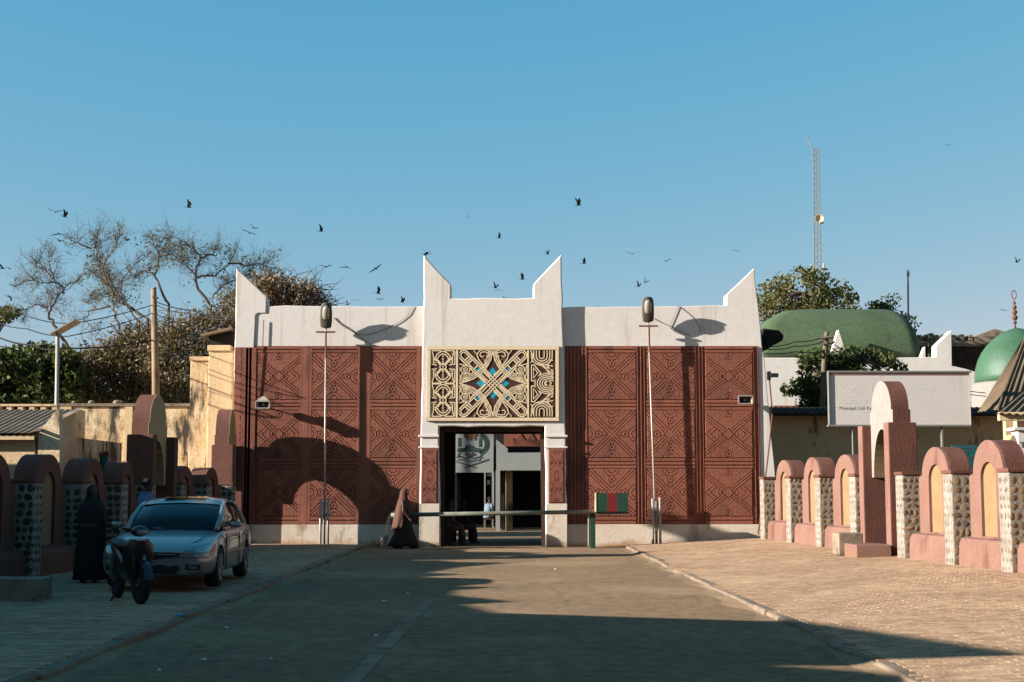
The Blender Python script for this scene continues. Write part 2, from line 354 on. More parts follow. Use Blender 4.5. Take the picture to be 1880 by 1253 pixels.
def pavement(side, name, label):
    b = MB(); y0, y1 = -18.0, 40.6; rows = 40
    vs = []
    for i in range(rows + 1):
        y = y0 + (y1 - y0) * i / rows
        for t in (0, 0.5, 1):
            xe = wall_right_x(y) + 0.6 if side > 0 else wall_left_x(y) - 0.6
            xs = XR + 0.03 if side > 0 else XL - 0.03
            x = xs + (xe - xs) * t; vs.append((x, y, pave_z(side, x, y) - 0.012))
    fs = [(3 * i + k, 3 * i + k + 1, 3 * i + k + 4, 3 * i + k + 3) for i in range(rows) for k in (0, 1)]
    b.add(vs, fs); base = tag(b.build(name, 'paver_bed'), kind='structure')
    # running-bond pavers, one small slab each, a little uneven
    L, Wd, g = 0.21, 0.105, 0.005; V = []; ylo, yhi = (10.0, 40.0) if side > 0 else (9.0, 40.0)
    rows = int((yhi - ylo) / Wd); ncol = 24
    P = []
    for r in range(rows):
        y = ylo + r * Wd
        for cidx in range(ncol):
            o_ = (r % 2) * -0.5
            x0 = (XR + 0.09 + (cidx + o_) * L) if side > 0 else (XL - 0.09 - (cidx + 1 + o_) * L)
            xm = x0 + L / 2
            if side > 0 and xm > wall_right_x(y) - 0.05: continue
            if side < 0 and xm < wall_left_x(y) + 0.05: continue
            P.append((x0 + g / 2, y + g / 2))
    P = np.array(P); n = len(P); hz = rng.normal(0, 0.001, n); tx = rng.normal(0, 0.0012, (n, 4))
    lx, ly = L - g, Wd - g; ch = 0.0
    def zc(x, y):
        if side > 0: t = np.clip((x - XR) / (7.35 + 0.0723 * (39.5 - y) - XR), 0, 1); return 0.06 + 0.20 * t
        t = np.clip((XL - x) / (XL + (7.6 + 0.048 * (38.0 - y))), 0, 1); return 0.07 + 0.03 * t
    wob = 0.006 * np.sin(P[:, 0] * 1.7 + 1) * np.sin(P[:, 1] * 0.9)
    def corner(dx, dy, dz, k): 
        x, y = P[:, 0] + dx, P[:, 1] + dy
        return np.stack([x, y, zc(x, y) + dz + hz + tx[:, k] + wob], 1)
    T = [corner(ch, ch, 0, 0), corner(lx - ch, ch, 0, 1), corner(lx - ch, ly - ch, 0, 2), corner(ch, ly - ch, 0, 3)]
    B = [corner(0, 0, -0.018, 0), corner(lx, 0, -0.018, 1), corner(lx, ly, -0.018, 2), corner(0, ly, -0.018, 3)]
    allv = np.stack(T + B, 1).reshape(-1, 3)
    me = bpy.data.meshes.new('pavers'); fq = np.array([(0, 1, 2, 3), (4, 5, 1, 0), (5, 6, 2, 1), (6, 7, 3, 2), (7, 4, 0, 3)])
    F_ = (fq[None] + (np.arange(n) * 8)[:, None, None]).reshape(-1, 4)
    me.from_pydata(allv.tolist(), [], F_.tolist()); me.materials.append(MT['paver'])
    pv = link('pavers', me, base); tag(pv, kind='stuff')
    return base
pavement(1, 'pavement_right', ''); pavement(-1, 'pavement_left', '')
# kerbs: one stone after another
kb = MB().box(-0.075, 0.075, -0.445, 0.445, -0.1, 0.0)
kme = kb.mesh('kerb_stone', 'kerb')
for side, X, z in ((1, XR, 0.060), (-1, XL, 0.072)):
    kr = bpy.data.objects.new('kerb', None); COL.objects.link(kr); tag(kr, kind='structure'); reg(kr, Matrix())
    for i in range(46):
        y = -2 + i * 0.905
        if y > 38.8: break
        o = link('kerb_stone', kme, kr, (X + random.gauss(0, 0.012), y, z + random.gauss(0, 0.008)), (random.gauss(0, 0.008), random.gauss(0, 0.03), random.gauss(0, 0.01)))
        md = o.modifiers.new('bevel', 'BEVEL'); md.width = 0.025; md.segments = 2
# earth drifted against the kerbs
for side, X in ((1, XR), (-1, XL)):
    b = MB(); vs = []; fs = []; n = 300
    for i in range(n + 1):
        y = 2 + i * 36.6 / n; h = 0.022 + 0.022 * math.sin(y * 1.3) * math.sin(y * 0.37 + side) + random.uniform(-.006, .008); w = 0.16 + 0.14 * math.sin(y * 0.8 + 2) * math.sin(y * 2.1) + random.uniform(0, .05)
        vs += [(X - side * 0.06, y, max(h, 0.004)), (X - side * (0.06 + w * .4), y, max(h * .5, 0.003)), (X - side * (0.075 + w), y, 0.001)]
    for i in range(n): fs += [(3 * i, 3 * i + 1, 3 * i + 4, 3 * i + 3), (3 * i + 1, 3 * i + 2, 3 * i + 5, 3 * i + 4)]
    o = b.add(vs, fs).build('sand_drift', 'drift', road, smooth=True); tag(o, kind='stuff')
# ================================================================ the palace gate
YT, YW, YP = 40.0, 40.17, 40.142      # tower front, wing front, end pilaster front
G = thing('palace_gate', 'white and terracotta palace gatehouse with horned parapets and carved panels', 'gatehouse', (0, 40, 0))
def worn(pts, amp=0.014):      # hand-plastered outline: long edges waver a little
    rg = random.Random(len(pts)); out = []
    for i, p in enumerate(pts):
        q = pts[(i + 1) % len(pts)]; n = max(1, int(math.hypot(q[0] - p[0], q[1] - p[1]) / 0.4)); out.append(p)
        for k in range(1, n):
            t = k / n; out.append((p[0] + (q[0] - p[0]) * t + rg.gauss(0, amp) * 0.6, p[1] + (q[1] - p[1]) * t + rg.gauss(0, amp)))
    return out
def A(pts, Y): return [(at(u, v, Y).x, at(u, v, Y).z) for u, v in pts]
b = MB().prismY(worn(A([(769, 1010), (770, 1004), (772, 805), (773, 760), (778, 468), (828, 522), (828, 548), (979, 547), (979, 522), (1031, 467), (1037, 760), (1039, 805), (1041, 1004), (1041, 1010), (1003, 1010), (1000, 783), (806, 783), (808, 1010)], YT)), YT, 40.62)
b.build('tower_wall', 'white_wall', G, bevel=0.035)
lw = A([(424, 1010), (427, 880), (434, 494), (489, 546), (489, 563.5), (560, 562), (680, 563.5), (790, 562), (790, 1010)], YW)
b = MB().prismY(worn(lw), YW, 40.75); b.build('left_wing_wall', 'white_wall', G, bevel=0.02)
rw = A([(1020, 1010), (1020, 566), (1180, 563), (1334, 561), (1334, 541), (1385, 492.5), (1406, 690), (1424, 880), (1430, 1010)], YW)
b = MB().prismY(worn(rw), YW, 40.75); b.build('right_wing_wall', 'white_wall', G, bevel=0.02)
# bulk behind the facade, side walls and roof
b = MB()
b.box(px(440, 40.7), px(800, 40.7), 40.75, 45.0, 0, 6.2); b.build('left_wing_block', 'white_wall', G)
b = MB(); b.box(px(1010, 40.7), px(1400, 40.7), 40.75, 45.0, 0, 6.2); b.build('right_wing_block', 'white_wall', G)
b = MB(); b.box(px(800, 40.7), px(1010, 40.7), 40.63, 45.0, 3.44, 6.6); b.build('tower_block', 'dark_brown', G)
# the passage through
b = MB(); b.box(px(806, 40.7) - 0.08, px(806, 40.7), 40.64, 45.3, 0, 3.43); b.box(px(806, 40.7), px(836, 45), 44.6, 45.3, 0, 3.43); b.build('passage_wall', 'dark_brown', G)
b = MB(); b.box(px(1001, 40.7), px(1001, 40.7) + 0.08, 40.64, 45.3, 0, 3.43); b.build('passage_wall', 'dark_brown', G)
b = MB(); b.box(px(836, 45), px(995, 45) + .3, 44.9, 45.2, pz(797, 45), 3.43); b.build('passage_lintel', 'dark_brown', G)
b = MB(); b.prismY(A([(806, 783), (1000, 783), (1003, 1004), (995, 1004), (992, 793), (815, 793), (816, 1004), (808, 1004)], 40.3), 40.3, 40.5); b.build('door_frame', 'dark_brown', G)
# horned end pilaster, slightly proud
b = MB().prismY(A([(425, 1004), (428, 880), (434, 493), (489, 545), (488, 575), (473, 575), (469, 579), (466, 640), (466, 1004)], YP), YP, YW + 0.02); b.build('pilaster', 'white_wall', G, bevel=0.015)
# dado
def dado(u0, u1, vt, vb0, vb1, Y, th):
    p = A([(u0, vt), (u1, vt), (u1, vb1), (u0, vb0)], Y)
    b = MB().prismY(p, Y - th, Y + 0.02); return b.build('dado', 'dado', G, bevel=0.012)
dado(426, 466, 963, 1004, 1004, YP, 0.03); dado(466.5, 772, 963.5, 1004, 1004, YW, 0.035); dado(1040, 1397, 963, 1006, 996, YW, 0.035); dado(1397.5, 1429, 962, 996, 996, YW, 0.03)
dado(769.5, 807, 925, 1006, 1006, YT, 0.02); dado(1003, 1041.5, 925, 1006, 1006, YT, 0.02)
# tower ledges over the door jambs
for u0, u1 in ((768, 806), (1000, 1042)):
    for v0, v1, th in ((799, 803, 0.045), (820, 823, 0.025)):
        p0, p1 = at(u0, v0, YT), at(u1, v1, YT)
        MB().box(p0.x, p1.x, YT - th, YT + 0.01, p1.z, p0.z).build('ledge', 'white_wall', G, bevel=0.008)
# ------------------------------------------------ carved panels: real relief
def relief(kind, n=150, size=1.0, aspect=1.0):
    u, v = np.meshgrid(np.linspace(-1, 1, n), np.linspace(-1, 1, int(n * aspect)))
    D = np.full(u.shape, 9.0)
    def line(d, msk=None):
        nonlocal D
        d = np.abs(d)
        if msk is not None: d = np.where(msk, d, 9)
        D = np.minimum(D, d)
    bump = np.zeros_like(u)
    if kind == 'B':
        s2 = math.sqrt(2)
        a1, a2 = (u - v) / s2, (u + v) / s2
        for d, o in ((a1, a2), (a2, a1)):
            for off in (-0.115, 0.0, 0.115): line(d - off, np.abs(o) > (0.13 if off else 0.10))
        clear = (np.abs(a1) > 0.16) & (np.abs(a2) > 0.16)
        for cx, cy in ((0, 1), (0, -1), (1, 0), (-1, 0)):
            R = np.hypot(u - cx, v - cy); line(R - 0.31, clear); line(R - 0.17, clear)
            R2 = np.hypot(u - cx * 0.56, v - cy * 0.56); line(R2 - 0.135, clear & (R > 0.31)); line(R2 - 0.03)
            R3 = np.hypot(u - cx * 0.345, v - cy * 0.345); line(R3 - 0.085, clear & (R2 > 0.135))
            bump += 0.5 * np.clip(0.17 - R, 0, 0.05) / 0.05 + 0.4 * np.clip(0.135 - R2, 0, 0.05) / 0.05
    elif kind == 'A':
        k = 0.78; q = math.hypot(1, k)
        d1, d2 = (v - k * u) / q, (v + k * u) / q
        inner = (np.abs(u) / 0.22 + np.abs(v) / 0.24)
        for d, o in ((d1, d2), (d2, d1)):
            for off in (-0.105, 0.0, 0.105): line(d - off, (inner > 1) & ((np.abs(o) > 0.12)))
        line((inner - 1) * 0.16)
        clear = (np.abs(d1) > 0.13) & (np.abs(d2) > 0.13) & (inner > 1)
        for cx, cy, r in ((0, 0.84, 0.13), (0, -0.84, 0.13), (0.29, 0, 0.14), (-0.29, 0, 0.14)):
            R = np.hypot(u - cx, v - cy); line(R - r, clear); line(R - 0.03, clear)
            bump += 0.4 * np.clip(r - R, 0, 0.05) / 0.05 * clear
        for e in (0.98, 0.76): line((np.abs(v) - 0.85 * (e - np.abs(u))) / 1.3, (np.abs(u) > 0.42) & clear)
    elif kind == 'S':       # tall side panel, v runs along the height
        vv = v * aspect
        line(u - 0.92); line(u + 0.92)
        for c0 in (0.5 * aspect, -0.5 * aspect):
            t = vv - c0
            line((np.abs(u) - np.abs(t) * 0.9 - 0.02) / 1.3, np.abs(t) < 1.0)
            for sx in (-0.62, 0.62): R = np.hypot(u - sx, t); line(R - 0.2); line(R - 0.06)
        for c0, sg in ((0.36, 1), (-0.36, -1)):
            R = np.hypot(u, vv - c0); line(R - 0.36, (vv - c0) * sg > -0.25); line(R - 0.18, (vv - c0) * sg > -0.1)
        for c0 in (aspect, -aspect): R = np.hypot(u, vv - c0); line(R - 0.5); line(R - 0.25)
        D *= 0.45
    dots = np.hypot((u * 5.5 + 0.5) % 1 - 0.5, ((v * aspect) * 5.5 + 0.5) % 1 - 0.5) / 5.5
    dm = np.where(D > 0.055, 1, 0) * np.clip((0.022 - dots) / 0.012, 0, 1)
    edge = np.minimum(1 - np.abs(u), 1 - np.abs(v))
    gw = 0.020
    groove = np.clip(1 - (D / gw) ** 2, 0, 1)
    ridge = np.clip(1 - np.abs(D - 0.035) / 0.018, 0, 1)
    h = 0.0012 * bump + 0.003 * ridge - 0.025 * groove - 0.009 * dm - 0.012 * (edge < 0.012)
    h += 0.0012 * rng.normal(size=h.shape)
    n0, n1 = u.shape
    V = np.stack([u * 0.5, -h, v * 0.5], -1).reshape(-1, 3)
    I = np.arange(n0 * n1).reshape(n0, n1)
    F_ = np.stack([I[:-1, :-1], I[:-1, 1:], I[1:, 1:], I[1:, :-1]], -1).reshape(-1, 4)
    me = bpy.data.meshes.new('relief_' + kind); me.from_pydata(V.tolist(), [], F_.tolist()); me.materials.append(MT['terracotta'])
    return me
RA, RB = relief('A', 170), relief('B', 170)
RS = relief('S', 60, aspect=3.5)
GY = G.location.y
def relief_panel(me, u0, u1, v0, v1, Y):
    p0, p1 = at(u0, v0, Y), at(u1, v1, Y)
    return link('relief_panel', me, G, ((p0.x + p1.x) / 2, Y - 0.028 - GY, (p0.z + p1.z) / 2), (0, 0, 0), (p1.x - p0.x, 1, p0.z - p1.z))
def strip(u0, u1, v0, v1, Y, th, name='moulding_strip', m='terracotta'):
    p0, p1 = at(u0, v0, Y), at(u1, v1, Y)
    return MB().box(p0.x, p1.x, Y - th, Y + 0.001, p1.z, p0.z).build(name, m, G, bevel=0.004, seg=1)
ROWS = ((649, 734), (754, 841), (861, 948)); RAILS = ((636, 649), (734, 754), (841, 861), (948, 963.5))
def wing(cols, kinds, strips, u_lo, u_hi):
    strip(u_lo, u_hi, 635.5, 964, YW, 0.003, 'panel_ground')
    for (u0, u1), k in zip(cols, kinds):
        for v0, v1 in ROWS: relief_panel(RA if k == 'A' else RB, u0, u1, v0, v1, YW)
        for v0, v1 in RAILS:
            n = 3 if v1 - v0 > 17 else 2; h = (v1 - v0) / n
            for i in range(n): strip(u0, u1, v0 + i * h + 0.9, v0 + (i + 1) * h - 0.9, YW, 0.031 + 0.003 * (i % 2))
    for u0, u1, n in strips:
        w = (u1 - u0) / n
        for i in range(n): strip(u0 + i * w + 0.9, u0 + (i + 1) * w - 0.9, 636.5, 963, YW, 0.032 + 0.003 * (i % 2))
wing(((473, 552), (570, 657), (679, 764)), 'ABB', ((552, 570, 3), (657, 679, 3), (764, 771, 1)), 466.5, 772)
wing(((1080, 1168), (1187, 1276), (1294, 1382)), 'BBA', ((1038, 1080, 6), (1168, 1187, 3), (1276, 1294, 3), (1382, 1397, 2)), 1037, 1398)
# strips and fret motif on the left pilaster
strip(431.5, 466, 638, 963.5, YP, 0.002, 'panel_ground')
strip(437.8, 445.6, 639, 963, YP, 0.008, 'fret_ground')
for u0, u1 in ((432.3, 437.2), (446.2, 450.6), (452, 456.6), (458, 465)): strip(u0, u1, 639, 963, YP, 0.014)
for k, v in enumerate(range(642, 955, 13)):
    strip(438.5, 444.8, v, v + (9 if k % 3 else 5), YP, 0.016, 'fret_block')
# side panels on the door jambs
for u0, u1 in ((774, 804), (1007, 1036.5)):
    strip(u0, u1, 824, 925, YT, 0.02, 'panel_ground')
    p0, p1 = at(u0 + 1.5, 826, YT), at(u1 - 1.5, 923, YT)
    link('relief_panel', RS, G, ((p0.x + p1.x) / 2, YT - 0.036 - GY, (p0.z + p1.z) / 2), (0, 0, 0), (p1.x - p0.x, 1, p0.z - p1.z))
# ------------------------------------------------ the painted lattice screen over the door
def Lp(p): q = at(760 + p[0] * 0.15957, 620 + p[1] * 0.15957, YT); return q
p0, p1 = Lp((150, 100)), Lp((1670, 965))
scr = MB().box(p0.x, p1.x, YT - 0.03, YT + 0.01, p1.z, p0.z).build('lattice_screen', 'screen_dark', G)
def srect(x0, y0, x1, y1, d0, d1, name, m):
    a, c = Lp((x0, y0)), Lp((x1, y1))
    return MB().box(a.x, c.x, YT - d1, YT - d0, c.z, a.z).build(name, m, scr, bevel=0.004, seg=1)
for r in ((150, 102, 1668, 144), (150, 924, 1668, 962), (150, 146, 188, 922), (1630, 146, 1668, 922), (488, 146, 506, 922), (1306, 146, 1324, 922)):
    srect(*r, 0.02, 0.058, 'frame_bar', 'cream_paint')
def stroke(pts, w, closed=False, m='cream_paint', d=0.045, name='tracery'):
    w *= 0.92; d += (len(scr.children) % 5) * 0.0006
    return MB().ribbon(pts, w, lambda p: (Lp(p).x, YT - d, Lp(p).z), lambda p: (Lp(p).x, YT - 0.02, Lp(p).z), closed).build(name, m, scr)
def patch(pts, m):
    return MB().prism(pts, lambda p: (Lp(p).x, YT - 0.033, Lp(p).z), lambda p: (Lp(p).x, YT - 0.02, Lp(p).z)).build('inlay', m, scr)
CX, CY = 907, 530
def mir(pts, sx, sy): return [(CX + (x - CX) * sx, CY + (y - CY) * sy) for x, y in pts]
def off(pts, d):
    out = []
    for i, (x, y) in enumerate(pts):
        a = pts[max(i - 1, 0)]; c = pts[min(i + 1, len(pts) - 1)]
        dx, dy = c[0] - a[0], c[1] - a[1]; l = math.hypot(dx, dy) or 1
        out.append((x - dy / l * d, y + dx / l * d))
    return out
for sx in (1, -1):
    for sy in (1, -1):
        c = (573, 205); dx, dy = CX - c[0], CY - c[1]; l = math.hypot(dx, dy); dx /= l; dy /= l; nx, ny_ = -dy, dx
        ang = math.degrees(math.atan2(dy, dx))
        for r, w, tl in ((56, 17, 395), (33, 13, 395)):
            pts = [(c[0] + dx * tl + nx * r, c[1] + dy * tl + ny_ * r)] + arc(c[0], c[1], r, r, ang + 90, ang + 270, 10) + [(c[0] + dx * tl - nx * r, c[1] + dy * tl - ny_ * r)]
            stroke(mir(pts, sx, sy), w)
        for t0, t1 in ((45, 62), (75, 90), (100, 116), (190, 206)):
            stroke(mir([(c[0] + dx * (t0 + t1) / 2 + nx * 26, c[1] + dy * (t0 + t1) / 2 + ny_ * 26), (c[0] + dx * (t0 + t1) / 2 - nx * 26, c[1] + dy * (t0 + t1) / 2 - ny_ * 26)], sx, sy), t1 - t0)
        patch(mir([(c[0] + dx * t + nx * q, c[1] + dy * t + ny_ * q) for t, q in ((215, 26), (300, 26), (300, -26), (215, -26))], sx, sy), 'screen_teal')
        cv = bez((CX, 150), (862, 468), (512, 530), 14)
        for o_, w in ((0, 14), (20, 10), (40, 12)): stroke(mir(off(cv, o_), sx, sy), w)
        # scrolls above and below
        sc = [(826, 345), (885, 262), (893, 205), (868, 160), (815, 142), (756, 152), (725, 196), (742, 248), (790, 312), (826, 345)]
        stroke(mir(sc, sx, sy), 13)
        stroke(mir([(822, 315), (865, 250), (868, 205), (848, 178), (810, 165), (772, 175), (760, 205), (778, 225), (806, 216)], sx, sy), 12)
        stroke(mir([(812, 290), (842, 240), (835, 205)], sx, sy), 10)
        patch(mir([(785, 240), (830, 250), (815, 300)], sx, sy), 'screen_ochre')
        stroke(mir([(690, 150), (722, 190), (700, 165)], sx, sy), 16)
        # rosettes at the sides
        for cx, cy in ((592, 372), (592, 455)):
            stroke(mir(arc(cx, cy, 50, 46, 0, 360, 16)[:-1], sx, sy), 12, True); stroke(mir(arc(cx, cy, 26, 24, 0, 360, 12)[:-1], sx, sy), 9, True)
            stroke(mir([(cx - 20, cy - 18), (cx + 20, cy + 18)], sx, sy), 7); stroke(mir([(cx - 20, cy + 18), (cx + 20, cy - 18)], sx, sy), 7)
        stroke(mir([(514, 305), (570, 318), (640, 335), (690, 400), (650, 425), (640, 410)], sx, sy), 12)
        stroke(mir([(514, 500), (600, 508), (690, 478), (735, 440)], sx, sy), 11)
        stroke(mir([(514, 320), (530, 360), (520, 410), (535, 460), (514, 495)], sx, sy), 11)
        patch(mir([(690, 425), (720, 425), (712, 452), (690, 440)], sx, sy), 'screen_teal')
        patch(mir([(508, 340), (522, 350), (522, 380), (508, 385)], sx, sy), 'screen_teal')
for x, y, sx_, sy_ in ((907, 395, 40, 50), (907, 660, 40, 50), (768, 530, 50, 40), (1046, 530, 50, 40), (907, 530, 22, 22)):
    patch([(x - sx_, y), (x, y - sy_), (x + sx_, y), (x, y + sy_)], 'screen_teal')
for k in (-48, -18, 18, 48):
    q = 118
    w = 13
    stroke([(CX - q + k * 0.7, CY - q - k * 0.7), (CX + q + k * 0.7, CY + q - k * 0.7)], w, d=0.047)
    stroke([(CX - q + k * 0.7, CY + q + k * 0.7), (CX + q + k * 0.7, CY - q + k * 0.7)], w, d=0.051)
# left field: two interlaced knots
for cy in (340, 722):
    for rx, ry, w in ((112, 178, 14), (84, 148, 13)):
        stroke(arc(335, cy, rx, ry, 24, 156, 12), w); stroke(arc(335, cy, rx, ry, 204, 336, 12), w)
    for a in (1, -1):
        for o_ in (-26, 0, 26):
            stroke([(335 - a * 92 + o_ * 0.5, cy - 105 - a * 0), (335 + o_ * 0.4 - a * 18, cy - 18)], 11)
            stroke([(335 - a * 92 + o_ * 0.5, cy + 105), (335 + o_ * 0.4 - a * 18, cy + 18)], 11)
    stroke(arc(335, cy, 36, 40, 0, 360, 12)[:-1], 13, True)
    for yy in range(-120, 121, 30): stroke(arc(335, cy + yy, 7, 7, 0, 360, 6)[:-1], 7, True)
    for a in (1, -1):
        for bq in (1, -1):
            x0 = 335 + a * 136
            stroke([(x0, cy + bq * 182), (x0, cy + bq * 30), (335 + a * 70, cy + bq * 22)], 13)
            stroke([(335 + a * 20, cy + bq * 186), (x0 - a * 10, cy + bq * 186), (x0 - a * 26, cy + bq * 120), (x0 - a * 26, cy + bq * 48), (335 + a * 82, cy + bq * 46)], 12)
            patch([(x0 - a * 50, cy + bq * 160), (x0 - a * 20, cy + bq * 160), (x0 - a * 20, cy + bq * 110)], 'screen_ochre')
    patch([(300, cy - 150), (370, cy - 150), (335, cy - 110)], 'screen_ochre'); patch([(300, cy + 150), (370, cy + 150), (335, cy + 110)], 'screen_ochre')
# right field: nested arches and zigzags
for sy in (1, -1):
    for r, w in ((28, 12), (62, 13), (92, 12), (120, 12)):
        stroke(mir([(1470 - r, 150), (1470 - r, 220)] + [(1470 + r * math.cos(math.radians(t)), 220 + r * 0.85 * math.sin(math.radians(t))) for t in range(165, 14, -15)] + [(1470 + r, 220), (1470 + r, 150)], 1, sy), w)
    stroke(mir([(1340, 150), (1368, 200), (1362, 270), (1335, 298)], 1, sy), 15)
    for k in range(4): stroke(mir([(1390 + k * 34, 300 + k * 8), (1600, 470 + k * 0 - (3 - k) * 46)], 1, sy), 11)
    stroke(mir([(1352, 320), (1352, 500), (1390, 500), (1460, 410), (1385, 320)], 1, sy), 13, True)
    stroke(mir([(1376, 350), (1376, 470), (1425, 405)], 1, sy), 11, True)
    stroke(mir([(1600, 265), (1570, 262), (1535, 330), (1600, 400)], 1, sy), 13)
    patch(mir([(1566, 155), (1602, 155), (1602, 240), (1566, 240)], 1, sy), 'screen_ochre'); patch(mir([(1345, 165), (1362, 165), (1362, 260), (1345, 260)], 1, sy), 'screen_ochre')
    patch(mir([(1560, 320), (1592, 290), (1592, 350)], 1, sy), 'screen_ochre')
for r, w in ((38, 12), (66, 12), (94, 13), (122, 12), (148, 11)):
    stroke([(1606, 530 - r * 0.8), (1540, 530 - r * 0.8)] + [(1540 - r * math.sin(math.radians(t)), 530 - r * 0.8 * math.cos(math.radians(t))) for t in range(15, 166, 15)] + [(1540, 530 + r * 0.8), (1606, 530 + r * 0.8)], w)
stroke([(1510, 530), (1545, 495), (1580, 530), (1545, 565)], 11, True)
# ------------------------------------------------ wires on the white band, and a shadow line built as a rod
def wire(pts, r, name, m, parent, n=5):
    return MB().tube(pts, r, n).build(name, m, parent)
def wallpts(pp, Y): return [tuple(at(u, v, Y)) for u, v in pp]
wire(wallpts([(613, 583), (622, 592), (640, 603), (655, 613), (668, 616), (690, 611), (712, 603), (735, 590), (750, 578), (758, 562)], YW - 0.02), 0.008, 'wire', 'cable_pale', G)
wire(wallpts([(613, 584), (625, 596), (645, 608), (662, 619), (678, 631), (684, 640)], YW - 0.02), 0.009, 'wire', 'cable_pale', G)
wire(wallpts([(1198, 584), (1215, 593), (1232, 600), (1252, 610), (1266, 616)], YW - 0.02), 0.008, 'wire', 'cable_pale', G)
wire(wallpts([(1245, 562), (1238, 580), (1231, 596), (1228, 603)], YW - 0.02), 0.007, 'wire', 'cable_pale', G)
wire(wallpts([(1245, 562), (1262, 575), (1276, 588), (1285, 600), (1286, 612)], YW - 0.02), 0.007, 'wire', 'cable_pale', G)
wire(wallpts([(484, 588), (482, 640), (478, 690), (474, 735)], YW - 0.05), 0.012, 'shadow_line', 'rust', G)  # thin cast shadow on the wall, modelled as a rust-coloured rod
# eaves of the side rooms sticking out left and right
b = MB(); q0 = at(371, 619, 41.2); q1 = at(428, 606, 41.2)
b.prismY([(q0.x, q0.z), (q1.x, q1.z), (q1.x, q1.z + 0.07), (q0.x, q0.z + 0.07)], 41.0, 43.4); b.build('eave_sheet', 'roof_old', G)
b = MB().prismY(A([(384, 618), (427, 612), (427, 640), (386, 634)], 41.4), 41.3, 43); b.build('eave_shade', 'shade_black', G)  # shade under the eave, put in as a near-black block
b = MB().prismY(A([(1398, 604), (1428, 608), (1437, 617), (1435, 627), (1418, 634), (1408, 643), (1404, 640)], 41.4), 41.2, 42.6); b.build('eave_end', 'shade_black', G, bevel=0.05)
# ================================================================ the court seen through the gate
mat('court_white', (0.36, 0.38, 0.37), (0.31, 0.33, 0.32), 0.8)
ec = thing('courtyard_hall', 'white court wall with painted royal crest seen through the open gateway', 'building', (0, 60, 0))
def cbox(par, u0, u1, v0, v1, Y, Y2, name, m):
    a, c = at(u0, v0, Y), at(u1, v1, Y)
    return MB().box(a.x, c.x, Y, Y2, c.z, a.z).build(name, m, par)
cbox(ec, 780, 906, 700, 868, 60, 60.5, 'wall', 'court_white'); cbox(ec, 889, 891, 868, 978, 60, 60.4, 'door_post', 'court_white'); cbox(ec, 903, 907, 868, 978, 60, 60.4, 'door_post', 'court_white')
cbox(ec, 889, 906, 868, 875, 60.1, 60.4, 'lintel', 'court_white'); cbox(ec, 760, 925, 780, 985, 66.0, 66.3, 'inner_wall', 'shade_black'); cbox(ec, 700, 906, 850, 866, 60.5, 66, 'inner_ceiling', 'shade_black'); cbox(ec, 700, 838, 868, 985, 60.0, 66, 'inner_wall', 'shade_black')  # inner walls and ceiling near-black, the room's darkness put into their colour
cbox(ec, 894, 900, 882, 890, 60.3, 60.4, 'wall_lamp', 'board_pale')
def ep(p): return at(800 + p[0] / 7.37, 780 + p[1] / 7.37, 60)
mat('crest_ink', (0.045, 0.075, 0.07), None, 5)
crest = MB()
def ink(pts, w, closed=False): crest.ribbon(pts, w, lambda p: (ep(p).x, 59.985, ep(p).z), lambda p: (ep(p).x, 60.01, ep(p).z), closed)
def blot(pts, M=None): (M or crest).prism(pts, lambda p: (ep(p).x, 59.98, ep(p).z), lambda p: (ep(p).x, 60.01, ep(p).z))
blot([(300, 310), (330, 318), (395, 312), (400, 280), (425, 285), (430, 270), (470, 275), (500, 285), (515, 312), (600, 318), (625, 330), (620, 368), (290, 368)])
for x in (300, 580): ink([(x + 18, 180), (x + 18, 300)], 34)
ink([(280, 440), (340, 430), (400, 460), (460, 440), (520, 462), (580, 435), (640, 450)], 14)
ink([(290, 480), (350, 470), (430, 498), (500, 490), (590, 480), (600, 450)], 10); ink([(330, 375), (300, 410), (320, 440)], 12); ink([(580, 375), (620, 400), (600, 440)], 12)
ink([(395, 400), (430, 385), (460, 420), (500, 385), (540, 400), (460, 440), (395, 400)], 11)
ink([(270, 500), (545, 582)], 15); ink([(385, 585), (715, 470)], 15)
for i in range(13):
    t = math.radians(-62 + i * 11.5); x, y = 560 + 125 * math.cos(t), 262 + 128 * math.sin(t)
    for s in (0.6, -0.7):
        d = t + math.pi / 2 * -1 + s; q = (math.cos(d), math.sin(d)); w = (-q[1] * 11, q[0] * 11)
        blot([(x, y), (x + q[0] * 22 + w[0], y + q[1] * 22 + w[1]), (x + q[0] * 50, y + q[1] * 50), (x + q[0] * 22 - w[0], y + q[1] * 22 - w[1])])
crest.build('crest', 'crest_ink', ec)
lion = MB(); blot([(372, 118), (420, 100), (540, 108), (560, 130), (535, 160), (540, 200), (525, 212), (515, 178), (480, 170), (480, 210), (465, 212), (455, 172), (430, 170), (440, 212), (425, 214), (412, 180), (400, 190), (385, 165)], lion)
lion.build('crest_lion', 'rust', ec)
ew = thing('court_gallery', 'low white parapet with pointed horn beyond the gateway, on the right', 'building', (0, 55, 0))
b = MB().prismY(A([(911, 864), (911, 807), (932, 824), (932, 831.5), (1004, 831), (1004, 864)], 55), 55, 57); b.build('parapet', 'court_white', ew)
cbox(ew, 910, 918, 864, 985, 55, 55.5, 'column', 'court_white'); cbox(ew, 928, 941, 864, 985, 55.6, 56.2, 'column', 'shed_wall')
cbox(ew, 900, 1060, 820, 985, 61, 61.3, 'shade_painted_wall', 'shade_black'); cbox(ew, 912, 1060, 850, 863, 57, 61, 'ceiling', 'shade_black'); cbox(ew, 920, 926, 864, 985, 56.6, 60.9, 'shade_painted_wall', 'shade_black')  # gallery shade painted into these walls and the ceiling
er = thing('court_back_wall', 'tall brown carved wall at the back of the court, above the parapet', 'wall', (0, 68, 0))
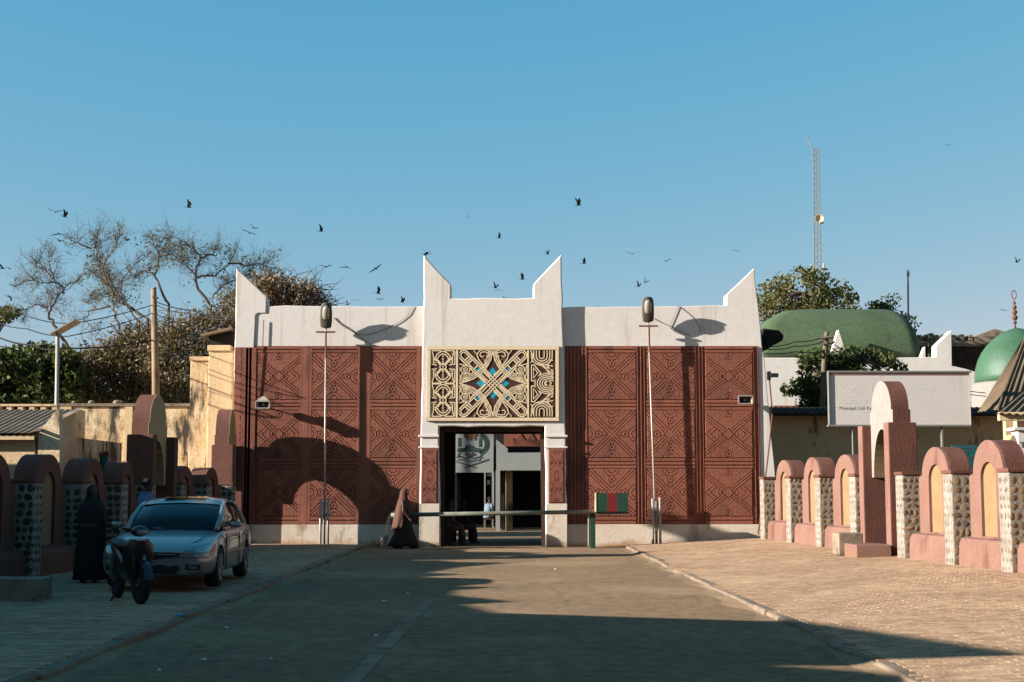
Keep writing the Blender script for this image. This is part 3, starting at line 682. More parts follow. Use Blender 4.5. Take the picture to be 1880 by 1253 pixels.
cbox(er, 800, 1040, 760, 990, 68, 68.6, 'wall', 'terracotta')
zz = MB()
for k in range(12):
    pts = [(940 + i * 5, 805 + k * 4 - (i % 2) * 8 * (1 if (i // 2) % 2 else -1)) for i in range(14)]
    zz.ribbon(pts, 1.3, lambda p: (at(p[0], p[1], 68).x, 67.96, at(p[0], p[1], 68).z), lambda p: (at(p[0], p[1], 68).x, 68.01, at(p[0], p[1], 68).z))
zz.build('zigzag_carving', 'terracotta', er)
# ================================================================ boundary walls with arched panels, stone piers and gateways
stone_meshes = []
mat('stone_sunlit', (0.31, 0.27, 0.22), (0.20, 0.155, 0.115), 7, bump=0.8, bscale=40, objvar=0.3)  # stone colour bleached by painted-in sunlight, for the right wall's road faces
for k in range(7):
    rg = random.Random(40 + k); m_ = MB(); n, mm = 9, 4
    rings = []
    ph = [rg.uniform(0.72, 1.2) for _ in range(n)]
    for j in range(mm + 1):
        th = math.pi / 2 * j / mm; q = math.cos(th) if j < mm else 0.12
        rings.append([(0.5 * ph[i] * q ** 0.6 * math.cos(2 * math.pi * i / n), -0.5 * math.sin(th) * rg.uniform(0.85, 1.1), 0.5 * ph[i] * q ** 0.6 * math.sin(2 * math.pi * i / n)) for i in range(n)])
    m_.loft(rings); stone_meshes.append((m_.mesh('stone', 'stone', True), m_.mesh('stone', 'stone_shaded', True), m_.mesh('stone', 'stone_sunlit', True)))
class Wall:
    def __init__(s, name, label, p_far, p_near, sgn, zfn, pale):
        d = Vector((p_near[0] - p_far[0], p_near[1] - p_far[1], 0)); s.len = d.length; d.normalize()
        s.rot = math.atan2(d.y, d.x); s.sgn = sgn; s.z0 = zfn; s.pale = pale
        s.E = thing(name, label, 'wall', (p_far[0], p_far[1], 0), s.rot)
    def P(s, a, t, z): return (a, s.sgn * t, z)
    def prism(s, pts, t0, t1, name, m, parent=None, bevel=0.012):
        return MB().prism(pts, lambda p: s.P(p[0], t0, p[1]), lambda p: s.P(p[0], t1, p[1])).build(name, m, parent or s.E, bevel=bevel, local=True, seg=2)
    def box(s, a0, a1, t0, t1, z0, z1, name, m, parent=None, bevel=0.012):
        return s.prism([(a0, z0), (a1, z0), (a1, z1), (a0, z1)], t0, t1, name, m, parent, bevel)
    def panel(s, a0, a1, top=2.15):
        z = s.z0; c = (a0 + a1) / 2; hw = (a1 - a0) / 2; sh = 1.60; rx = hw - 0.17; rz = top - sh
        arcp = [(c + rx * math.cos(math.radians(t)), z + sh + rz * math.sin(math.radians(t))) for t in range(0, 181, 10)]
        out = [(a0, z - 0.3), (a1, z - 0.3), (a1, z + sh - 0.03)] + arcp + [(a0, z + sh - 0.03)]
        body = s.prism(out, -0.42, -0.06, 'arched_panel', 'brick_red', bevel=0)
        nw, nb, ntop = min(0.34, hw * 0.4), 0.52, 1.52
        narc = [(c + nw * math.cos(math.radians(t)), z + ntop + 0.3 * math.sin(math.radians(t))) for t in range(0, 91, 15)]
        half = [(c, z - 0.3), (a1, z - 0.3), (a1, z + sh - 0.03)] + [q for q in arcp if q[0] >= c - 1e-6] + [(c, narc[-1][1])] + narc[::-1][1:] + [(c + nw, z + nb), (c, z + nb)]
        cl = []
        for q in half:
            if not cl or (abs(q[0] - cl[-1][0]) + abs(q[1] - cl[-1][1])) > 1e-5: cl.append(q)
        mir_ = [(2 * c - x, y) for x, y in cl]
        f = MB()
        for pl in (cl, mir_): f.prism(pl, lambda p: s.P(p[0], -0.059, p[1]), lambda p: s.P(p[0], 0, p[1]))
        f.build('panel_face', 'wall_pink' if s.pale else 'brick_red', body, local=True)  # right wall: road side in the paler tone, panel body darker red
        s.prism([(c - nw - .03, z + nb - .03), (c + nw + .03, z + nb - .03), (c + nw + .03, z + ntop + 0.33), (c - nw - .03, z + ntop + 0.33)], -0.062, -0.054, 'niche', 'niche_yellow', body, 0)
        # sloping plinth
        f = MB(); f.prism([(0, -0.3), (0.20, -0.3), (0.17, 0.38), (0.12, 0.47), (0, 0.5)], lambda p: s.P(a0 - 0.16, p[0], z + p[1]), lambda p: s.P(a1 + 0.06, p[0], z + p[1]))
        f.build('plinth', 'wall_pink' if s.pale else 'brick_red', s.E, local=True, bevel=0.02)
    def pier(s, a0, a1, h=1.62, front=0.27, dens=1.0):
        z = s.z0
        p = s.box(a0, a1, -0.4, front, z - 0.3, z + h, 'stone_pier', 'stone_white', bevel=0.02)
        s.box(a0 - 0.02, a1 + 0.02, -0.42, front + 0.02, z + h + 0.002, z + h + 0.07, 'pier_cap', 'brick_red')
        rg = random.Random(int(a0 * 97) + 5)
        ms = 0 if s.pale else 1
        zz = z - 0.02; 
        while zz < z + h - 0.1:
            rh = rg.uniform(0.105, 0.185)
            # camera side (+a) and road side
            for face in ('cam', 'road'):
                w = front + 0.06 if face == 'cam' else (a1 - a0); base = -0.06 if face == 'cam' else a0
                x = rg.uniform(0.0, 0.03)
                while x < w - 0.07:
                    sw = min(rg.uniform(0.09, 0.19), w - x)
                    if w - x - sw < 0.07: sw = w - x
                    if sw < 0.06: break
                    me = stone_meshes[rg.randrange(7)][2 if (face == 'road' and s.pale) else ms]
                    if face == 'cam': loc = s.P(a1 - 0.012, base + x + sw / 2, zz + rh / 2); rz = math.pi / 2
                    else: loc = s.P(base + x + sw / 2, front - 0.012, zz + rh / 2); rz = 0 if s.sgn < 0 else math.pi
                    link('stone', me, p, loc, (0, rg.uniform(-0.3, 0.3), rz), (sw * rg.uniform(0.8, 1.06), 0.042 if face == 'cam' else 0.03, rh * rg.uniform(0.86, 1.08)))
                    x += sw
            zz += rh
    def strip(s, a0, a1):
        s.box(a0, a1, -0.36, -0.13, s.z0 - 0.3, s.z0 + 1.56, 'wall_strip', 'niche_yellow', bevel=0)
        s.box(a0, a1, -0.365, -0.10, s.z0 - 0.3, s.z0 + 0.46, 'wall_foot', 'wall_pink' if s.pale else 'brick_red', bevel=0)
        s.box(a0, a1, -0.38, -0.08, s.z0 + 1.562, s.z0 + 1.62, 'strip_cap', 'brick_red', bevel=0.01)
    def gate(s, a0, a1, face, top=3.64, pyl=2.72, pt=0.30, front=0.17):
        z = s.z0
        for p0, p1 in ((a0, a0 + pt), (a1 - pt, a1)):
            q = s.box(p0, p1, -0.42, front - 0.004, z - 0.3, z + pyl, 'gate_pylon', 'brick_red', bevel=0.012)
            s.box(p0 + 0.004, p1 - 0.004, front - 0.003, front + 0.004, z - 0.28, z + pyl - 0.006, 'pylon_face', 'wall_pink' if s.pale else 'brick_red', q, 0)
        i0, i1 = a0 + pt - 0.03, a1 - pt + 0.03; c = (i0 + i1) / 2; hw = (i1 - i0) / 2; sh = 3.0; rx = hw - 0.09; rz = top - sh; sp = 1.60; ox = hw - 0.16; oz = 1.02
        arcp = [(c + rx * math.cos(math.radians(t)), z + sh + 0.004 + rz * math.sin(math.radians(t))) for t in range(0, 181, 9)]
        opn = [(c + ox * math.cos(math.radians(t)), z + sp + oz * math.sin(math.radians(t))) for t in range(0, 181, 9)]
        outer = [(i1, z + sp), (i1, z + sh)] + arcp + [(i0, z + sh), (i0, z + sp)]
        pts = outer + opn[::-1]
        sl_ = s.prism(pts, -0.40, -0.03, 'archway', 'brick_red', bevel=0)
        s.prism(pts, -0.029, -0.02, 'arch_face', face, sl_, 0)
        MB().loft([[s.P(p[0] * 0.995 + c * 0.005, t, p[1] - 0.006) for p in opn] for t in (-0.398, -0.032)], cap=False, closed=False).build('arch_soffit', 'niche_yellow', sl_, local=True)
        s.box(a0 + pt, a1 - pt, -0.42, front - 0.02, z - 0.3, z + 0.12, 'door_step', 'wall_pink' if s.pale else 'brick_red', bevel=0.01)
def Yr(x): return 10.19 / ((x - 926) / 2600 + 0.0723)
def Yl(x): return 9.424 / ((926 - x) / 2600 + 0.048)
# right wall
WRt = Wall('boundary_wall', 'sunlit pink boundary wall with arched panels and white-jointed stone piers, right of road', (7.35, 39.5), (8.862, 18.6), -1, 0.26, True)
def sr(Y): return (39.5 - Y) / math.cos(math.atan(0.0723))
pr = [Yr(x) for x in (1413, 1462, 1517, 1583)]
seq = [sr(y) for y in pr]
for a in seq: WRt.pier(a - 0.24, a + 0.18)
for a0, a1, top in ((seq[0], seq[1], 2.12), (seq[1], seq[2], 2.14), (seq[2], seq[3], 2.14)):
    WRt.panel(a0 + 0.36, a1 - 0.46, top); WRt.strip(a1 - 0.47, a1 - 0.23); WRt.strip(a0 + 0.17, a0 + 0.37)
g0 = seq[3] + 0.18; g1 = sr(Yr(1645))
WRt.gate(g0, g1, 'arch_white')
pr2 = [sr(Yr(x)) for x in (1672, 1762, 1868, 1985)]; pr2 += [pr2[-1] + 2.55, pr2[-1] + 5.1]
WRt.pier(pr2[0] - 0.26, pr2[0] + 0.16); WRt.strip(g1, pr2[0] - 0.26)
for i in range(1, 6): WRt.pier(pr2[i] - 0.24, pr2[i] + 0.18)
for i in range(5):
    WRt.panel(pr2[i] + 0.34, pr2[i + 1] - 0.46, 2.15 + 0.05 * min(i, 2)); WRt.strip(pr2[i + 1] - 0.47, pr2[i + 1] - 0.23); WRt.strip(pr2[i] + 0.15, pr2[i] + 0.35)
# left wall: two gateways
p_far = (wall_left_x(40.15), 40.15); p_near = (wall_left_x(4), 4.0)
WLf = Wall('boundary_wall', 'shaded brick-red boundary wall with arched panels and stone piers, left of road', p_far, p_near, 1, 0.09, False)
def sl2(Y): return (40.15 - Y) * math.hypot(1, 0.048)
WLf.gate(0.02, 1.42, 'arch_cream', top=3.72, pt=0.26)
ql = [sl2(Yl(x)) for x in (409, 369, 327)]
WLf.pier(1.43, 1.78)
WLf.pier(ql[1] - 0.2, ql[1] + 0.2)
WLf.panel(2.1, ql[1] - 0.36, 2.08); WLf.strip(1.78, 2.1); WLf.strip(ql[1] - 0.37, ql[1] - 0.2)
g0 = sl2(33.35); g1 = sl2(31.35)
WLf.panel(ql[1] + 0.4, g0 - 0.45, 2.08); WLf.strip(ql[1] + 0.2, ql[1] + 0.4); WLf.pier(g0 - 0.42, g0 - 0.01); WLf.strip(g0 - 0.46, g0 - 0.42)
WLf.gate(g0, g1, 'arch_cream', top=3.66)
WLf.pier(g1 + 0.01, g1 + 0.4)
qs = [g1 + 0.2] + [sl2(Yl(x)) for x in (211, 138, 49)]
while qs[-1] < WLf.len - 2.6: qs.append(qs[-1] + 2.45)
for i in range(1, len(qs)): WLf.pier(qs[i] - 0.22, qs[i] + 0.2)
for i in range(len(qs) - 1):
    WLf.panel(qs[i] + 0.38, qs[i + 1] - 0.42, 2.1 + 0.02 * (i % 3)); WLf.strip(qs[i] + 0.19, qs[i] + 0.39); WLf.strip(qs[i + 1] - 0.43, qs[i + 1] - 0.21)
# doorstep blocks by the right gateway and by the left pier
def block(name, label, u, v, Y, w, d, h, rz, m, z=None):
    p = at(u, v, Y); t = thing(name, label, 'block', (p.x, p.y, p.z if z is None else z), rz)
    MB().box(-w / 2, w / 2, 0, d, -0.1, h).build('slab', m, t, bevel=0.02, local=True)
    return t
block('door_step', 'low pink concrete step in front of the tall white arched gateway', 1605, 1019, 28.9, 0.72, 1.05, 0.2, 0.0, 'wall_pink')
block('concrete_block', 'weathered mossy concrete block beside the step of the right gateway', 1563, 1011, 29.9, 0.52, 0.5, 0.36, 0.05, 'concrete')
block('concrete_plinth', 'dark concrete plinth at the foot of the nearest left stone pier', 8, 1112, 19.6, 0.92, 0.6, 0.36, 0.0, 'concrete')
# ================================================================ buildings around the gate
def rect(par, u0, u1, v0, v1, Y, dep, name, m, bevel=0.0):
    a, c = at(u0, v0, Y), at(u1, v1, Y)
    return MB().box(min(a.x, c.x), max(a.x, c.x), Y, Y + dep, min(a.z, c.z), max(a.z, c.z)).build(name, m, par, bevel=bevel)
def poly(par, pts, Y, dep, name, m, bevel=0.0, smooth=False):
    return MB().prismY(A(pts, Y), Y, Y + dep).build(name, m, par, bevel=bevel, smooth=smooth)
# --- left: stained compound wall
t = thing('compound_wall', 'stained ochre compound wall with black streaks behind the left archway', 'wall', (px(230, 42), 42, 0))
rect(t, 106, 352, 746, 1010, 42, 0.35, 'wall', 'ochre_wall')
rect(t, 104, 352, 741, 746.5, 41.94, 0.47, 'coping', 'concrete', 0.01)
rect(t, 106, 122, 747, 1010, 41.9, 0.1, 'buttress', 'ochre_plain'); rect(t, 230, 236, 747, 1010, 41.93, 0.08, 'buttress', 'ochre_plain')
for u, v, s in ((168, 741, 0.11), (215, 741, 0.13), (222, 741, 0.09), (136, 741, 0.08)):
    p = at(u, v, 42.1); MB().ball((p.x, p.y, p.z + 0.03), (s, s * 0.8, s * 0.6), 8, 5).build('rubble', 'concrete', t)
t = thing('gate_annexe', 'stained ochre wall block standing beside the gatehouse, lower of two', 'building', (px(367, 41.5), 41.5, 0))
rect(t, 350, 384.5, 662, 1010, 41.5, 1.5, 'wall', 'ochre_wall', 0.02); rect(t, 348, 386, 655, 662.5, 41.45, 1.6, 'coping', 'ochre_plain', 0.01)
t = thing('gate_annexe', 'plain ochre pier under the jutting eave at the gatehouse left corner', 'building', (px(403, 41.1), 41.1, 0))
rect(t, 383.5, 422, 644, 1010, 41.1, 1.6, 'wall', 'ochre_plain', 0.02); rect(t, 381, 423, 634, 644.5, 41.05, 1.7, 'coping', 'ochre_plain', 0.015)
# --- left: old house with corrugated roof
H = thing('old_house', 'ochre house with old corrugated roof sheets at the left edge', 'house', (px(40, 31), 31, 0))
rect(H, -330, 104, 800, 1005, 31.0, 5.0, 'wall', 'ochre_wall')
poly(H, [(70, 797), (104, 752), (109, 752), (109, 1000), (66, 1000)], 31.02 - 0.25, 0.24, 'gable_wall', 'ochre_wall')
# roof: sheets with real corrugation
ze, zr = pz(796, 30.7), pz(752, 33.5)
x0, x1 = px(-330, 31), px(70, 31)
nx_ = 130; rings = []
for yy, zz in ((30.55, ze), (33.6, zr)):
    rings.append([(x0 + (x1 - x0) * i / nx_, yy, zz + 0.012 * math.sin(i * 1.57)) for i in range(nx_ + 1)])
MB().loft(rings, cap=False, closed=False).build('roof_sheet', 'roof_old', H)
a, c = at(-330, 797, 30.6), at(62, 806, 30.6)
MB().box(a.x, c.x, 30.6, 30.68, c.z - 0.02, a.z - 0.04).build('fascia', 'ochre_plain', H)
MB().prismX([(30.8, ze - 0.05), (33.6, zr - 0.05), (33.6, 1.0), (30.8, 1.0)], x0, x1 - 0.02).build('attic_wall', 'ochre_plain', H)
# pierced parapet behind the roof
a, c = at(-330, 742, 33.7), at(104, 754, 33.7)
MB().box(a.x, c.x, 33.7, 33.95, c.z - 0.4, c.z).build('parapet', 'ochre_plain', H); MB().box(a.x, c.x, 33.7, 33.95, a.z - 0.05, a.z).build('parapet_rail', 'ochre_plain', H)
for i in range(24):
    xx = c.x - 0.06 - i * 0.27
    MB().box(xx - 0.06, xx + 0.06, 33.72, 33.93, c.z, a.z - 0.05).build('parapet_post', 'ochre_plain', H)
MB().add([(x1 - 0.02, 30.55, ze + 0.03), (x1 + 0.16, 30.55, ze + 0.05), (x1 + 0.16, 33.7, zr + 0.05), (x1 - 0.02, 33.7, zr + 0.03)], [(0, 1, 2, 3)]).build('verge', 'concrete', H)
# unseen neighbour houses on the left, outlines shaped to cast the road shadows
def side_house(name, label, X, y0, y1, prof, m='ochre_wall'):
    t = thing(name, label, 'house', (X, (y0 + y1) / 2, 0))
    MB().prismX(prof, X, X - 3.0).build('wall', m, t)
    return t
side_house('neighbour_house', 'ochre house with spiky parapet behind the left boundary wall, out of frame', -11.7, 12, 29, [(14.2, 0), (29.9, 0), (29.9, 3.3), (29.2, 3.3), (28.5, 3.81), (27, 3.45), (25.15, 3.27), (24.4, 3.5), (23.75, 3.26), (22.96, 3.64), (22.5, 3.5), (21.1, 3.5), (20.7, 3.7), (20.2, 3.5), (19.1, 3.49), (17.6, 3.79), (17.3, 3.56), (15.9, 3.7), (14.2, 3.9)])
side_house('neighbour_house', 'tall unseen house with a slanting canopy roof left of the camera', -9.6, 5.5, 14, [(11.0, 0), (16.4, 0), (16.3, 3.06), (14.2, 4.17), (11.8, 4.45), (9.46, 4.72), (11.0, 3.62)])
side_house('neighbour_house', 'plain unseen flat-topped house nearest the camera on the left', -9.6, -4, 7.6, [(-4, 0), (10.98, 0), (10.98, 3.58), (10.5, 3.66), (9.96, 3.93), (9.5, 4.1), (8.93, 4.2), (8.4, 4.1), (7.6, 3.6), (-4, 3.4)])
# --- right: white palace hall with the green loaf-shaped dome
PH = thing('palace_hall', 'white palace hall under a long green loaf-shaped dome', 'building', (px(1550, 57), 57, 0))
rect(PH, 1385, 1696, 657, 748, 57, 8, 'wall', 'white_wall', 0.03)
rect(PH, 1420, 1475, 745, 753, 56.9, 0.3, 'brown_band', 'terracotta')
rings = []
base = at(1392, 658, 58); top_ = at(1530, 573, 60)
xl0, xr0 = px(1388, 58.0), px(1697, 58.0); xl1, xr1 = px(1462, 60.5), px(1632, 60.5); zb, zt = base.z, pz(572, 60.5)
for j in range(15):
    th = math.pi / 2 * j / 14; e = math.sin(th) ** 0.92; q = 1 - math.cos(th) ** 0.72
    fx = 1 - (math.cos(th)) ** 1.15
    L_ = xl0 + (xl1 - xl0) * fx; R_ = xr0 + (xr1 - xr0) * fx
    yf, yb = 57.6 + 2.2 * fx, 64 - 2.2 * fx; z = zb + (zt - zb) * e
    rc = 0.55; ring = []
    for cx, cy, a0 in ((R_ - rc, yf + rc, -90), (R_ - rc, yb - rc, 0), (L_ + rc, yb - rc, 90), (L_ + rc, yf + rc, 180)):
        for k in range(6): an = math.radians(a0 + 18 * k); ring.append((cx + rc * math.cos(an), cy + rc * math.sin(an), z))
    rings.append(ring)
MB().loft(rings).build('green_dome', 'green_dome', PH, smooth=True)
poly(PH, [(1524, 660), (1539.5, 606), (1557, 660)], 56.9, 0.4, 'parapet_spike', 'white_wall')
poly(PH, [(1690, 660), (1698.5, 637), (1699, 660)], 57.0, 0.4, 'parapet_spike', 'white_wall')
# white side block with a horn
SB = thing('palace_side_block', 'white flat-roofed block with a pointed horn behind the signboard', 'building', (px(1700, 54), 54, 0))
poly(SB, [(1640, 790), (1640, 657), (1718, 656), (1719, 634), (1747, 607), (1748, 672), (1775, 678), (1850, 702), (1850, 790)], 54, 0.6, 'wall', 'white_wall', 0.02)
# --- right: crenellated old wall far behind
CW = thing('crenellated_wall', 'old brown wall with stained battlements behind the white block', 'wall', (px(1780, 75), 75, 0))
rect(CW, 1672, 1900, 636, 760, 75, 1.0, 'wall', 'dark_brown'); rect(CW, 1672, 1900, 626, 636.5, 74.9, 1.2, 'parapet', 'concrete')
for k in range(12):
    u = 1684 + k * 15.7
    if 1786 < u + 7 < 1850: continue
    rect(CW, u, u + 8.5, 615 - (k % 2), 626.4, 74.95, 0.9, 'merlon', 'concrete', 0.03)
poly(CW, [(1790, 626.5), (1790, 618), (1826, 604), (1856, 612), (1860, 626.5)], 74.95, 0.9, 'gable', 'concrete')
poly(CW, [(1707, 660), (1707, 612), (1714, 612), (1714, 660)], 74.5, 0.5, 'green_pier', 'green_dome')
zz = MB()
for k in range(4):
    for r in (8, 13): zz.ribbon(arc(1765 + (k % 2) * 32, 655 + (k // 2) * 34, r, r, 0, 360, 14)[:-1], 2.0, lambda p: (at(p[0], p[1], 75).x, 74.96, at(p[0], p[1], 75).z), lambda p: (at(p[0], p[1], 75).x, 75.01, at(p[0], p[1], 75).z), True)
zz.build('ring_carving', 'dark_brown', CW)
# --- right: tiled green dome with finial
DT = thing('mosque_dome', 'glossy green onion dome with beaded finial at the right edge', 'dome', (px(1876, 52), 52, 0))
cx = px(1876, 52); S = 52 / 2600
prof = [(78 * S, pz(704, 52)), (77.5 * S, pz(690, 52)), (75.5 * S, pz(675, 52)), (71 * S, pz(660, 52)), (64 * S, pz(646, 52)), (55 * S, pz(634, 52)), (43 * S, pz(622, 52)), (29 * S, pz(612, 52)), (14 * S, pz(605, 52)), (5 * S, pz(602.5, 52))]
MB().lathe(prof, (cx, 52, 0), 40).build('dome', 'green_tile', DT, smooth=True)
MB().lathe([(84 * S, pz(770, 52)), (84 * S, pz(706, 52)), (80 * S, pz(703, 52))], (cx, 52, 0), 40).build('drum', 'arch_white', DT, smooth=False)
fin = MB(); fx = cx - 3 * S
pf = [(3 * S, pz(604, 52)), (1.5 * S, pz(598, 52))]
for vc, r in ((592, 3.6), (583, 5.4), (573, 5.0), (564, 4.3), (556, 3.0)):
    for k in range(7):
        th = math.pi * k / 6; pf.append((max(1.2 * S, r * S * math.sin(th)), pz(vc + r * math.cos(th), 52)))
pf.append((0.8 * S, pz(551, 52)))
fin.lathe(pf, (fx, 52, 0), 12); fin.build('finial', 'rust', DT, smooth=True)
MB().tube([(fx + 4.2 * S * math.cos(math.radians(t)), 52, pz(541, 52) + 8 * S * math.sin(math.radians(t))) for t in range(-90, 271, 20)], 0.02, 6).build('finial_hoop', 'rust', DT)
# --- right: market kiosk with brown hip roof
KI = thing('roadside_kiosk', 'kiosk with brown corrugated hip roof and white pillar, right edge', 'kiosk', (px(1900, 38), 38, 0))
def sheet(par, q, n, name, m, amp=0.02):       # corrugated quad a-b top edge, d-c bottom edge
    a, b_, c, d = [Vector(v) for v in q]; nr = (b_ - a).cross(d - a).normalized()
    top = [a + (b_ - a) * i / n + nr * amp * math.sin(i * math.pi / 2) for i in range(n + 1)]
    bot = [d + (c - d) * i / n + nr * amp * math.sin(i * math.pi / 2) for i in range(n + 1)]
    MB().loft([top, bot], cap=False, closed=False).build(name, m, par)
ap = at(1886, 610, 41.5); e0 = at(1795, 757, 39); e1 = at(1832, 752, 36.5); e2 = at(2010, 752, 36.5)
ap2 = at(1990, 610, 41.5)
sheet(KI, (ap, ap + Vector((0.02, 0, 0)), e1, e0), 24, 'roof_side', 'roof_sheet'); sheet(KI, (ap, ap2, e2, e1), 60, 'roof_front', 'roof_sheet')
MB().tube([ap, e1], 0.035, 6).build('hip_ridge', 'roof_sheet', KI)
f0 = at(1880, 716, 37.2); f1 = at(2000, 716, 37.2); f2 = at(2000, 770, 34.6); f3 = at(1826, 760, 34.6)
sheet(KI, (f0, f1, f2, f3), 50, 'porch_roof', 'roof_sheet'); 
rect(KI, 1834, 1990, 757, 773, 34.7, 0.12, 'fascia', 'ochre_plain', 0.01); rect(KI, 1846, 1990, 773, 1000, 36.4, 0.2, 'back_wall', 'shed_wall')
rect(KI, 1868, 1900, 790, 1000, 34.8, 0.45, 'pillar', 'board_pale', 0.02); rect(KI, 1862, 1900, 785, 790.4, 34.74, 0.55, 'pillar_cap', 'board_pale', 0.01)
rect(KI, 1868, 1890, 773, 785, 34.9, 0.3, 'pillar_neck', 'ochre_plain')
text_part('pillar_lettering', 'TO', 0.2, 'board_ink', KI, (px(1873, 34.8) - KI.location.x, 34.79 - 38, pz(822, 34.8)))
poly(KI, [(1853, 1000), (1853, 808), (1858, 798), (1864, 801), (1868, 812), (1868, 1000)], 34.2, 0.4, 'gatepost', 'arch_cream', 0.02)
# --- right: long low shed behind the boundary wall
SH = thing('long_shed', 'long ochre shed with dark overhanging eave behind the right boundary wall', 'shed', (px(1600, 43), 43, 0))
rect(SH, 1416, 1850, 748, 1005, 43.5, 3, 'wall', 'shed_wall')
q = [at(1416, 748, 43.6), at(1850, 748, 43.6), at(1850, 762, 42.95), at(1416, 758, 42.95)]
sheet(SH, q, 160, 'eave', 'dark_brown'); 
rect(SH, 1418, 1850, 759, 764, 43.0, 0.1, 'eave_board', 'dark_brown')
for u in (1440, 1455, 1474): rect(SH, u, u + 9, 753, 758, 43.2, 0.2, 'vent_block', 'terracotta')
# ================================================================ signs
SG = thing('school_signboard', 'large pale grey school signboard with faded lettering behind right archway', 'signboard', (px(1652, 37), 37, 0))
rect(SG, 1522, 1782, 683, 782, 37, 0.10, 'panel', 'board')
for r in ((1520.5, 1783.5, 681, 684.6), (1520.5, 1783.5, 780, 783.6), (1520.5, 1524.5, 684.7, 779.9), (1779.5, 1783.5, 684.7, 779.9)): rect(SG, *r, 36.96, 0.16, 'frame_bar', 'frame_grey', 0.005)
rect(SG, 1524.6, 1779.4, 684.7, 688.5, 36.985, 0.01, 'top_band', 'board_maroon')
for u0, u1 in ((1565, 1571), (1731, 1735)): rect(SG, u0, u1, 783, 1000, 37.02, 0.1, 'post', 'frame_grey')
def sgt(s, u, v, size, m, sx=1.0): text_part('lettering', s, size, m, SG, (px(u, 37) - SG.location.x, -0.0014, pz(v, 37)), sx=sx, depth=0.0003)
sgt('Kofar Kudu Special', 1543, 720, 0.33, 'board_text', 0.98); sgt('Primary School', 1543, 741, 0.24, 'board_text'); sgt('Municipal LGA Kano.', 1543, 752.5, 0.125, 'board_ink', 0.92)
TS = thing('teal_notice', 'small teal notice board with dark lettering behind the right wall arches', 'sign', (px(1775, 34), 34, 0))
rect(TS, 1748, 1797, 818, 866, 34, 0.05, 'panel', 'teal_sign'); rect(TS, 1768, 1772, 866, 1000, 34.02, 0.05, 'post', 'frame_grey')
tl = MB(); rgx = random.Random(3)
for i in range(8):
    u = 1757; v = 822 + i * 5.4
    while u < 1790 - (i % 3) * 7:
        w = rgx.uniform(1.5, 4.5); a, c = at(u, v, 34), at(u + w, v + 2.4, 34)
        tl.box(a.x, c.x, 33.994, 34.001, c.z, a.z); u += w + 1.1
tag(tl.build('lettering', 'board_ink', TS), kind='stuff')
# ================================================================ trees
def crown(t, name, clumps, n_each, leaf, m, aspect=0.5, droop=0.2, seed=1, spread=1.0):
    rg = np.random.default_rng(seed); C = []
    for (cx, cy, cz, r) in clumps:
        k = max(8, int(n_each * r * r)); d = rg.normal(size=(k, 3)); d /= np.linalg.norm(d, axis=1)[:, None]
        rr = r * rg.uniform(0.15, 1, k) ** 0.5 * spread
        p = d * rr[:, None] * np.array([1, 1, 0.8]); p[:, 2] += -0.12 * r
        C.append(p + np.array([cx, cy, cz]))
    C = np.concatenate(C); inv = np.array(WM[t.name].translation); V = leaves(C - inv, leaf, aspect, droop, rg)
    me = quads_mesh(name, V, m); return link(name, me, t)
def leafy_tree(name, label, outline, Y, dep, nclump, rcl, dens, leaf, m, trunk, seed, group=None, m2=None):
    rg = random.Random(seed)
    us = [p[0] for p in outline]; vs = [p[1] for p in outline]
    tr = [at(u, v, Y) for u, v in trunk]; base = Vector((tr[0].x, Y, 0)); t = thing(name, label, 'tree', base, 0, group)
    def inside(u, v):
        c = False; n = len(outline)
        for i in range(n):
            x1, y1 = outline[i]; x2, y2 = outline[i - 1]
            if (y1 > v) != (y2 > v) and u < (x2 - x1) * (v - y1) / (y2 - y1) + x1: c = not c
        return c
    cl = []; k = 0
    while len(cl) < nclump and k < 9000:
        k += 1; u, v = rg.uniform(min(us), max(us)), rg.uniform(min(vs), max(vs))
        if inside(u, v):
            p = at(u, v, Y + rg.uniform(-dep, dep)); cl.append((p.x, p.y, p.z, rcl * rg.uniform(0.6, 1.25)))
    mb = MB(); mb.tube([(tr[0].x, Y, 0)] + [tuple(p) for p in tr[0:]], [0.22] + [0.2 - 0.1 * i / len(tr) for i in range(len(tr))], 8)
    for q in cl[::3]:
        s0 = tr[rg.randrange(max(1, len(tr) - 2), len(tr))]; mid = (Vector(q[:3]) + s0) / 2 + Vector((rg.uniform(-.3, .3), 0, 0.2))
        mb.tube([s0, mid, q[:3]], [0.07, 0.045, 0.015], 5)
    mb.build('trunk', 'bark', t, smooth=True)
    if m2:
        crown(t, 'crown', cl[::2], dens, leaf, m, seed=seed); crown(t, 'crown', cl[1::2], dens, leaf, m2, seed=seed + 50)
    else: crown(t, 'crown', cl, dens, leaf, m, seed=seed)
    return t
leafy_tree('neem_tree', 'broad leafy green tree rising behind the green loaf dome', [(1391, 600), (1390, 560), (1405, 522), (1440, 507), (1455, 512), (1470, 503), (1492, 496), (1512, 500), (1522, 515), (1550, 520), (1576, 538), (1572, 560), (1540, 590), (1480, 600)], 72, 2.2, 75, 0.62, 190, 0.24, 'leaf_mid', [(1480, 700), (1482, 620), (1480, 560), (1478, 540)], 11, m2='leaf_olive')
leafy_tree('neem_tree', 'smaller leafy tree between the green loaf dome and thin antenna pole', [(1592, 575), (1605, 556), (1622, 562), (1634, 546), (1648, 565), (1656, 585), (1676, 582), (1680, 600), (1668, 610), (1640, 600), (1610, 580)], 72, 1.0, 26, 0.5, 220, 0.22, 'leaf_mid', [(1640, 720), (1640, 640), (1638, 590), (1636, 570)], 12, m2='leaf_dark')
